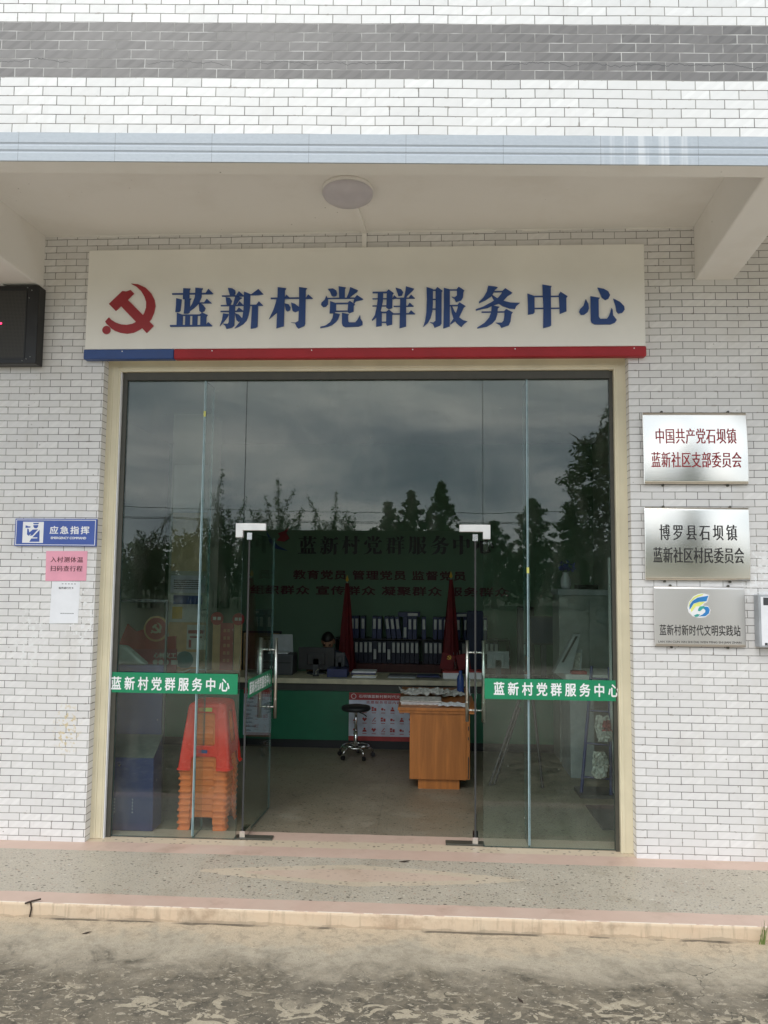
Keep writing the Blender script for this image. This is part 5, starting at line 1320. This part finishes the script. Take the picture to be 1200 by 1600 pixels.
tree('bushy low tree between the small trees', 6.4, -43, 5.4, 1.6, M['leafm'], 13, GT, 14, 150, .20, low=.12)
tree('slender tree behind the dark tree', 11.2, -43, 6.4, 1.5, M['leafm'], 14, GT, 14, 150, .20, low=.12)
GB = 'bamboo clumps across the yard'
def bamboo(label, x, h, seed):
    rr = random.Random(seed); t = thing('bamboo', label, 'bamboo', (x, -38, -.075), 0, GB); st_ = MB(); lv = MB()
    for k in range(20):
        a = rr.uniform(0, 2 * PI); lean = rr.uniform(.2, 1.5); hh = h * (1.0 if k == 0 else rr.uniform(.45, .86)); bx, by = rr.uniform(-.7, .7), rr.uniform(-.5, .5)
        pts = [Vector((bx + lean * math.cos(a) * s ** 2.4, by + lean * math.sin(a) * s ** 2.4 * .6, hh * (s - .10 * s ** 5))) for s in (0, .25, .5, .7, .85, 1.0)]
        st_.tube(pts, .035, 6, True, .01)
        for s in range(16):
            u_ = .30 + .70 * s / 15; i = min(4, int(u_ * 5)); p_ = pts[i].lerp(pts[i + 1], u_ * 5 - i); leaf_cloud(lv, p_, (.62 * (1.10 - u_ * .92), .4, .30), int(30 * (1.22 - u_)), .085, rr)
    st_.done('stems', M['bamb'], t, True); lv.done('leaves', M['bamb'], t, fix=False); return t
for i, (x, h, lb) in enumerate(((-13.8, 6.0, 'leftmost bamboo clump across the yard'), (-11.3, 7.0, 'feathery bamboo clump second from the left across the yard'), (-9.2, 8.7, 'tallest bamboo clump with an arching tip'), (-7.3, 7.7, 'bamboo clump right of the tallest one'),
                                (-5.7, 8.4, 'tall bamboo clump with two curved tips'), (-4.0, 7.0, 'bamboo clump with drooping tips'), (-2.6, 7.4, 'rightmost bamboo clump with a star-shaped top'))):
    bamboo(lb, x, h, 20 + i)
for (px_, lb) in ((-26, 'concrete power pole beyond the left of the yard'), (27, 'concrete power pole beyond the right of the yard')):
    t = thing('power_pole', lb, 'pole', (px_, -36, -.075), 0, 'power poles'); b = MB(); b.tube([(0, 0, 0), (0, 0, 6.2)], .13, 12, True, .09); b.done('post', M['step'], t)
    b = MB(); b.box(-.05, .05, -.6, .6, 5.55, 5.65); b.done('crossarm', M['bark'], t)
for i, (yo, zo) in enumerate(((-.55, 5.68), (0, 6.25), (.55, 5.68))):
    b = MB(); b.tube([(-26 + 53 * q / 24, -36 + yo, zo - .075 - .9 * (1 - (q / 12 - 1) ** 2)) for q in range(25)], .016, 6); o = b.done('power_cable', M['black']); tag(o, ('nearest', 'topmost', 'farthest')[i] + ' of the three power cables strung across the yard', 'cable', 'power cables')
hb = MB(); rr = random.Random(77)
for i in range(110):
    x = -45 + i * .95 + rr.uniform(-.4, .4); h = rr.uniform(3.7, 4.9); leaf_cloud(hb, (x, -47 + rr.uniform(-1.5, 1.5), h * .5), (1.5, 1.0, h * .52), 210, .30, rr)
o = hb.done('hedgerow', M['leafm'], fix=False); o['kind'] = 'stuff'; tag(o, 'dense dark undergrowth along the far side of the yard', 'undergrowth')

for o in list(COL.objects):
    if o.type == 'MESH' and o.parent is None and 'kind' not in o and 'label' not in o: print('UNLABELLED', o.name)
